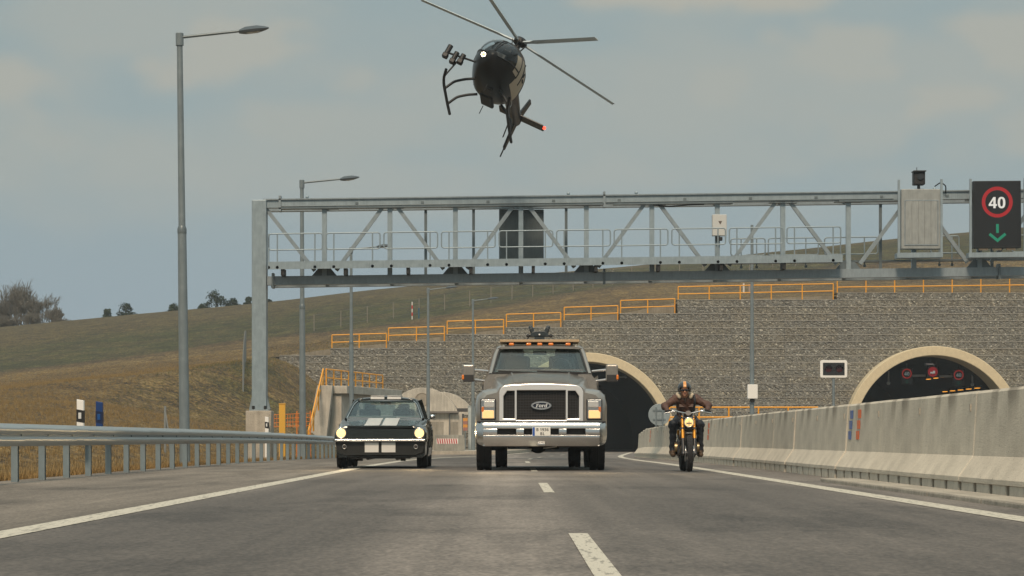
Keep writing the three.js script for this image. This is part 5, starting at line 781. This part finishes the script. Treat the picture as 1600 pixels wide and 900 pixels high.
  const bones = [ // a, b, ra, rb, kind
    [[0, .93, -1.0], [0, 1.06, -.92], .155, .15, 'l'], [[0, 1.06, -.92], [-.01, 1.22, -.8], .15, .165, 'l'], [[-.01, 1.22, -.8], [-.02, 1.32, -.7], .165, .13, 'l'], [[-.2, 1.33, -.7], [.17, 1.33, -.7], .085, .085, 'l'],
    [[-.03, 1.34, -.68], [-.045, 1.44, -.58], .062, .06, 's'],
    [[-.2, 1.33, -.7], [-.41, 1.2, -.56], .08, .062, 'l'], [[-.41, 1.2, -.56], [-.375, 1.12, -.36], .06, .042, 'l'], [[.17, 1.33, -.7], [.39, 1.21, -.56], .08, .062, 'l'], [[.39, 1.21, -.56], [.36, 1.13, -.36], .06, .042, 'l'],
    [[-.09, .92, -1.0], [.09, .92, -1.0], .15, .15, 'j'], [[-.11, .92, -1.0], [-.26, .86, -.6], .105, .078, 'j'], [[-.26, .86, -.6], [-.245, .4, -.78], .074, .055, 'j'], [[.11, .92, -1.0], [.24, .86, -.6], .105, .078, 'j'], [[.24, .86, -.6], [.25, .4, -.78], .074, .055, 'j'],
    [[-.245, .46, -.78], [-.245, .33, -.8], .064, .056, 'b'], [[-.245, .33, -.8], [-.255, .3, -.6], .052, .04, 'b'], [[.25, .46, -.78], [.25, .33, -.8], .064, .056, 'b'], [[.25, .33, -.8], [.265, .3, -.6], .052, .04, 'b'],
  ];
  const gx = (s) => s * (s < 0 ? .37 : .355);
  const kc = { l: lea, s: sk, j: jean, b: boot, g: glove };
  const D = (x, y, z) => { let d = 9; for (const b of bones) d = smoothMin(d, cap(x, y, z, b), .05); const w = .006 * Math.sin(y * 60 + x * 22) * Math.sin(x * 34 + z * 20); return d + w; };
  const colr = (x, y, z) => { let best = 9, k = 'l'; for (const b of bones) { const d = cap(x, y, z, b); if (d < best) { best = d; k = b[4]; } } const n = .75 + .5 * fbm(x * 14, y * 14, z * 14 + 3, 3); return kc[k].map(v => v * n); };
  const bodyG = sdfMesh(D, [0, .86, -.75], .66, 110, colr);
  // hands: palm, four fingers round the grip, thumb underneath
  const hands = [-1, 1].map(s => {
    const g0 = V(s * (s < 0 ? .37 : .36), 1.098, -.345), B = [[[s < 0 ? -.375 : .36, 1.12, -.38], [g0.x, 1.115, -.355], .034, .032]]; const axd = V(s * .12, -.022, -.07).normalize();
    for (let f = 0; f < 4; f++) { const o = g0.clone().addScaledVector(axd, (f - 1.5) * .021), l = [1, 1.08, 1.02, .85][f]; B.push([[o.x, o.y + .026, o.z], [o.x, o.y + .02, o.z + .036 * l], .011, .0105], [[o.x, o.y + .02, o.z + .036 * l], [o.x, o.y - .014, o.z + .034 * l], .0105, .0095], [[o.x, o.y - .014, o.z + .034 * l], [o.x, o.y - .024, o.z + .012], .0095, .0085]); }
    const o = g0.clone().addScaledVector(axd, -.042); B.push([[o.x, o.y + .012, o.z - .012], [o.x - s * .006, o.y - .014, o.z + .006], .013, .011], [[o.x - s * .006, o.y - .014, o.z + .006], [o.x - s * .002, o.y - .024, o.z + .026], .011, .009]);
    return sdfMesh((x, y, z) => { let d = 9; for (const b of B) d = smoothMin(d, cap(x, y, z, b), .008); return d; }, [g0.x, g0.y, g0.z], .085, 52, () => glove);
  });
  // head: skull, jaw, nose, brows, lips, eyes sockets
  const hc = (x, y, z) => { x -= H[0]; y -= H[1]; z -= H[2]; let d = Math.hypot(x / .075, y / .105, z / .095) - 1; d *= .078; d = smoothMin(d, cap(x, y, z, [[0, -.06, .03], [0, -.098, .06], .052, .03]), .03); d = smoothMin(d, cap(x, y, z, [[0, -.005, .09], [0, -.042, .112], .008, .014]), .012); d = smoothMin(d, cap(x, y, z, [[-.035, .018, .086], [.035, .018, .086], .011, .011]), .012); d = smoothMin(d, cap(x, y, z, [[-.02, -.072, .09], [.02, -.072, .09], .007, .007]), .008); for (const s of [-1, 1]) { d = -smoothMin(-d, cap(x, y, z, [[s * .031, -.004, .1], [s * .031, -.004, .11], .014, .014]), .01); d = smoothMin(d, cap(x, y, z, [[s * .045, -.03, .065], [s * .05, -.03, .05], .02, .02]), .02); d = smoothMin(d, cap(x, y, z, [[s * .078, .01, -.005], [s * .08, -.03, .0], .014, .01]), .008); } return smoothMin(d, cap(x, y, z, [[0, -.06, -.02], [.015, -.15, -.1], .055, .06]), .03); };
  const headG = sdfMesh(hc, [H[0], H[1] - .02, H[2] - .01], .17, 84, (x, y, z) => { const yy = y - H[1], zz = z - H[2], xx = x - H[0]; if (Math.abs(yy + .072) < .006 && Math.abs(xx) < .024 && zz > .06) return [.3, .1, .085]; const st = yy < -.05 && zz > 0 ? .62 + .2 * h3(x * 900 | 0, y * 900 | 0, z * 900 | 0) : 1; return sk.map(v => v * st); });
  const strip = g => { g = g.toNonIndexed(); return g; };
  const bodyM = new THREE.MeshStandardMaterial({ vertexColors: true, roughness: .62 });
  const bm = new THREE.Mesh(mergeGeometries([strip(bodyG), ...hands.map(strip), strip(headG)]), bodyM); bm.name = 'body'; bm.castShadow = bm.receiveShadow = true; rd.add(bm);
  const hs = new THREE.Group(); 
  const hg = (g) => g.rotateX(.14).translate(H[0], H[1] + .018, H[2] - .01);
  const shell = []; { const P = []; for (let i = 0; i <= 14; i++) { const a = i / 14 * 2.0; P.push([Math.sin(a) * .128, Math.cos(a) * .14]); } for (let i = 14; i >= 0; i--) { const a = i / 14 * 2.0; P.push([Math.sin(a) * .114, Math.cos(a) * .126]); } shell.push(lathe(P, 36)); }
  // open face: cut the front of the shell
  { const g = clean(shell[0]), p = g.attributes.position, keep = []; for (let i = 0; i < p.count; i += 3) { let cx = 0, cy = 0, cz = 0; for (let k = 0; k < 3; k++) { cx += p.getX(i + k) / 3; cy += p.getY(i + k) / 3; cz += p.getZ(i + k) / 3; } if (cz > .03 && cy < .035 && Math.abs(cx) < .086) continue; for (let k = 0; k < 3; k++) keep.push(p.getX(i + k), p.getY(i + k), p.getZ(i + k)); } const q = new THREE.BufferGeometry(); q.setAttribute('position', new THREE.Float32BufferAttribute(keep, 3)); const he = obj('helmet', hg(toCreasedNormals(mergeVertices(q, 1e-4), .8)), PM(.016, .016, .018, .25, 0, { clearcoat: 1, clearcoatRoughness: .1 }), rd);
    const st = []; for (let i = 0; i < 16; i++) { const a0 = -.0 + i / 15 * 2.5 - 1.25; st.push(a0); } const pos = []; for (let i = 0; i + 1 < st.length; i++) for (const [u, v] of [[-1, 0], [1, 0], [1, 1], [-1, 0], [1, 1], [-1, 1]]) { const a = st[i + v]; pos.push(u * .026, Math.cos(a) * .1425, Math.sin(a) * .1305); } const sg = new THREE.BufferGeometry(); sg.setAttribute('position', new THREE.Float32BufferAttribute(pos, 3)); sg.computeVertexNormals(); sub(he, 'helmet_stripe', hg(sg), PM(.62, .26, .04, .3, 0, { clearcoat: 1 })); sub(he, 'helmet_trim', hg(new THREE.TorusGeometry(.085, .008, 6, 24, Math.PI).translate(0, .035, 0).scale(1.02, .4, 1).translate(0, .02, .098)), black); }
  obj('goggles', [rbx(.14, .042, .03, .014, H[0], H[1] - .006, H[2] + .1), rbx(.2, .018, .1, .006, H[0], H[1] - .004, H[2] + .05)], M(.012, .012, .014, .12), rd);
  obj('collar', [tube([[-.13, 1.37, -.57], [-.17, 1.42, -.68], [-.05, 1.45, -.78], [.1, 1.42, -.68], [.06, 1.37, -.57]], .033, 30, 8), sph(.05, -.14, 1.385, -.575, .8, 1, .6), sph(.05, .065, 1.385, -.575, .8, 1, .6)], M(.5, .42, .31, 1), rd);
  obj('shoulder_strap', tube([[.13, 1.4, -.62], [.14, 1.3, -.54], [.13, 1.12, -.66], [.12, 1.0, -.78]], .022, 24, 6), M(.02, .022, .026, .8), rd); obj('jacket_zip', tube([[-.035, 1.34, -.545], [-.02, 1.22, -.625], [-.01, 1.08, -.755]], .006, 20, 6), M(.25, .22, .18, .4, .6), rd); for (const s of [-1, 1]) obj('jacket_pocket', rbx(.1, .075, .02, .01).rotateX(-.5).translate(s * .085 - .01, 1.21, -.635), M(.05, .025, .018, .6), rd);
}
// ---------------------------------------------------------------- helicopter
{
  const F = V(-.05, .28, .94).normalize(), U0 = V(.42, .87, 0), U = U0.sub(F.clone().multiplyScalar(U0.dot(F))).normalize(), L = new THREE.Vector3().crossVectors(U, F);
  const t = thing('helicopter', 'black light helicopter banking overhead with skids and a camera rig', 'helicopter', at(779, 115, 78)); t.quaternion.setFromRotationMatrix(new THREE.Matrix4().makeBasis(L, U, F)); t.scale.setScalar(1.1);
  const paintB = PM(.006, .0065, .007, .35, 0, { clearcoat: .12, clearcoatRoughness: .2, specularIntensity: .6 }), dk = M(.008, .009, .01, .55, 0), cream = M(.5, .43, .33, .6), clear = PM(.8, .86, .88, .02, 0, { transmission: 1, thickness: 0, ior: 1.45 });
  const st = [[1.62, -.16, .03, .03, -.03], [1.58, -.16, .14, .13, -.16], [1.46, -.13, .3, .28, -.34], [1.25, -.08, .46, .46, -.52], [.95, -.03, .58, .62, -.66], [.6, 0, .66, .74, -.74], [.2, 0, .7, .82, -.78], [-.2, 0, .7, .86, -.77], [-.6, .02, .64, .86, -.7], [-1.0, .1, .53, .78, -.58], [-1.4, .24, .38, .62, -.46], [-1.75, .38, .25, .42, -.34], [-2.05, .48, .16, .2, -.2]];
  const P = (i, a) => { const [z, cy, hw, tp, bt] = st[i], s = Math.sin(a), c = Math.cos(a), e = .88; const sx = Math.sign(s) * Math.pow(Math.abs(s), e), cyy = Math.sign(c) * Math.pow(Math.abs(c), e); return [sx * hw, cy + (cyy > 0 ? cyy * tp : -cyy * bt), z]; };
  const NA = 48, regions = { fuselage: [], canopy: [], cream_door_panel: [], door_window: [] };
  const kind = (i, a) => { const z = st[i][0], aa = Math.abs(a) * 57.3; if (i >= 1 && i < (a > 0 ? 4 : 5) && aa < 88 && aa > 3) return 'canopy'; if (i >= 4 && i <= 7 && a > 0 && aa > 52 && aa < 118 - (i === 4 ? 20 : 0)) return 'cream_door_panel'; if (i === 5 && aa > 35 && aa < 88) return 'door_window'; return 'fuselage'; };
  for (let i = 0; i + 1 < st.length; i++) for (let j = 0; j < NA; j++) { const a0 = -Math.PI + j / NA * 2 * Math.PI, a1 = -Math.PI + (j + 1) / NA * 2 * Math.PI, k = kind(i, (a0 + a1) / 2), p = P(i, a0), q = P(i, a1), r = P(i + 1, a1), s = P(i + 1, a0); regions[k].push(...p, ...q, ...r, ...p, ...r, ...s); }
  const mk = (k) => { const g = new THREE.BufferGeometry(); g.setAttribute('position', new THREE.Float32BufferAttribute(regions[k], 3)); return toCreasedNormals(mergeVertices(g, 1e-4), 1.2); };
  obj('fuselage', mk('fuselage'), paintB, t); obj('canopy', mk('canopy'), clear, t); const dp = obj('cream_door_panel', mk('cream_door_panel'), cream, t); obj('door_window', mk('door_window'), clear, t); sub(dp, 'door_handle', [rbx(.03, .05, .2, .01, .71, .1, -.05), rbx(.03, .12, .06, .01, .71, .2, .12)], dk);  // cream panel stands for the bright interior seen through the door window
  const rib = []; for (const s of [-1, 1]) { rib.push(tube(st.slice(1, 6).map((_, i) => P(i + 1, s * .06)), .02, 20, 6), tube(st.slice(1, 6).map((_, i) => P(i + 1, s * 1.54)), .022, 20, 6)); for (const i of [5, 6, 8]) rib.push(tube(Array.from({ length: 11 }, (_, q) => P(i, s * (.05 + q * .17))), .022, 24, 6)); } obj('canopy_frame', rib, dk, t);
  for (const s of [-1, 1]) { const se = obj('seat', [rbx(.42, .6, .14, .05, s * .27, .05, .1), rbx(.42, .12, .4, .05, s * .27, -.25, .3)], dk, t); sub(se, 'headrest', rbx(.22, .14, .1, .04, s * .27, .42, .08), dk); } obj('instrument_panel', rbx(.5, .38, .14, .04, 0, -.02, 1.05), dk, t); obj('cabin_bulkhead', rbx(1.1, 1.2, .05, .02, 0, .05, -.2), dk, t);
  const ll = obj('landing_light', new THREE.CylinderGeometry(.07, .06, .08, 20).rotateX(Math.PI / 2).translate(-.24, -.26, 1.5), chromeSoft, t); sub(ll, 'lens', sph(.06, -.24, -.26, 1.54, 1, 1, .3), new THREE.MeshStandardMaterial({ color: C(.3, .25, .16), emissive: C(1, .62, .22), emissiveIntensity: 1.7 })); const sp = new THREE.SpotLight(0xffdca8, 10, 60, .4, .6, 2); sp.position.set(-.24, -.26, 1.62); sp.target.position.set(-.2, -2, 20); sp.castShadow = true; t.add(sp, sp.target);
  // mast and rotor at rest
  const hub = V(0, 1.28, -.4); obj('engine_fairing', loft([[.35, [[0, .6], [.12, .6], [.14, .75], [0, .84]]], [0, [[0, .6], [.24, .6], [.26, .86], [0, 1.0]]], [-.6, [[0, .55], [.24, .55], [.26, .86], [0, .98]]], [-1.2, [[0, .5], [.1, .5], [.12, .75], [0, .8]]]], { crease: .8 }), paintB, t);
  obj('rotor_mast', bar([0, .7, -.4], [0, 1.24, -.4], .07), dk, t); const hb = obj('rotor_hub', [new THREE.CylinderGeometry(.2, .2, .1, 20).translate(0, 1.28, -.4), new THREE.CylinderGeometry(.15, .19, .07, 20).translate(0, 1.37, -.4), new THREE.CylinderGeometry(.14, .14, .04, 16).translate(0, 1.02, -.4)], dk, t); sub(hb, 'pitch_link', Array.from({ length: 5 }, (_, k) => { const a = k * 1.2566 + .3; return bar([Math.cos(a) * .14, 1.02, -.4 + Math.sin(a) * .14], [Math.cos(a) * .24, 1.27, -.4 + Math.sin(a) * .24], .014); }), dk);
  const bl = M(.5, .57, .6, .6);
  for (let k = 0; k < 5; k++) { const a = k * 1.2566 + .75; const b = obj('rotor_blade', [loft([[.16, [[-.05, -.02], [.05, -.02], [.05, .02], [-.05, .02]]], [.5, [[-.05, -.02], [.05, -.02], [.05, .02], [-.05, .02]]], [.7, [[-.085, -.006], [.085, -.01], [.07, .012], [-.03, .012]]], [3.35, [[-.085, -.004], [.085, -.008], [.07, .01], [-.03, .01]]]].map(([z, p]) => [z, p]), { half: false })], bl, t); b.position.copy(hub); b.rotation.set(0, Math.PI / 2 - a, 0); b.rotateX(-.035); }
  // tail
  obj('tail_boom', loft([[-1.95, Array.from({ length: 14 }, (_, i) => [Math.cos(i / 7 * Math.PI) * .24, .48 + Math.sin(i / 7 * Math.PI) * .27])], [-4.55, Array.from({ length: 14 }, (_, i) => [Math.cos(i / 7 * Math.PI) * .15, .6 + Math.sin(i / 7 * Math.PI) * .17])], [-4.75, Array.from({ length: 14 }, (_, i) => [Math.cos(i / 7 * Math.PI) * .05, .62 + Math.sin(i / 7 * Math.PI) * .05])]], { half: false, crease: 1 }), paintB, t);
  obj('upper_fin', ext([[-4.3, .62], [-4.75, .62], [-5.05, 1.5], [-4.75, 1.5]], .07, .02).rotateY(-Math.PI / 2).translate(.035, 0, 0), paintB, t); obj('lower_fin', ext([[-4.3, .62], [-4.75, .62], [-4.95, -.25], [-4.75, -.25]].reverse(), .07, .02).rotateY(-Math.PI / 2).translate(.035, 0, 0), paintB, t); obj('tail_skid', bar([0, -.1, -4.8], [0, -.5, -4.95], .022), dk, t);
  const hsb = obj('stabiliser', [rbx(1.5, .05, .42, .02, .12, .72, -4.45)], paintB, t); sub(hsb, 'red_beacon', sph(.05, .9, .72, -4.4), new THREE.MeshStandardMaterial({ color: C(.5, .02, .02), emissive: C(1, .08, .04), emissiveIntensity: 2.5 }));
  obj('tail_rotor', [new THREE.CylinderGeometry(.06, .06, .14, 14).rotateZ(Math.PI / 2).translate(-.16, .62, -4.6), rbx(.02, 1.25, .1, .008).rotateX(.6).translate(-.22, .62, -4.6)], dk, t); obj('tie_down_ring', new THREE.TorusGeometry(.13, .012, 6, 28).rotateY(1.0).translate(.45, -.35, -.9), chromeSoft, t);
  // skids
  for (const s of [-1, 1]) { const sk2 = obj('skid', tube([[s * 1.0, -1.28, -1.2], [s * 1.0, -1.3, -.4], [s * 1.0, -1.3, .8], [s * 1.0, -1.24, 1.2], [s * .99, -1.08, 1.45]], .042, 30), dk, t); for (const z of [-.5, .55]) sub(sk2, 'strut', tube([[s * .38, -.64, z], [s * .62, -.78, z], [s * .86, -.98, z], [s * 1.0, -1.28, z + .02]], .04, 16), dk); }
  // camera rig on the nose
  const rg = obj('camera_rig', [bar([-.45, -.35, 1.0], [-1.25, -.52, 1.2], .03), bar([-.9, -.5, 1.1], [-1.0, -1.24, 1.25], .025)], dk, t); for (const [x, y, h] of [[-1.28, -.46, .34], [-1.02, -.55, .3], [-.82, -.5, .24]]) sub(rg, 'camera_body', [bar([x, y - h / 2, 1.2], [x, y + h / 2, 1.2], .075), rbx(.16, .14, .18, .03, x, y - h / 2, 1.2)], dk);
  obj('belly_pod', rbx(.4, .12, .7, .05, 0, -.76, -.3), dk, t); obj('belly_lamp', rbx(.16, .08, .2, .03, .15, -.74, .5), dk, t); obj('antenna', [bar([.1, -.78, .9], [.1, -.98, .85], .012), bar([-.2, -.7, -1.0], [-.2, -.95, -1.05], .012)], dk, t);
}
renderer.render(scene, camera);
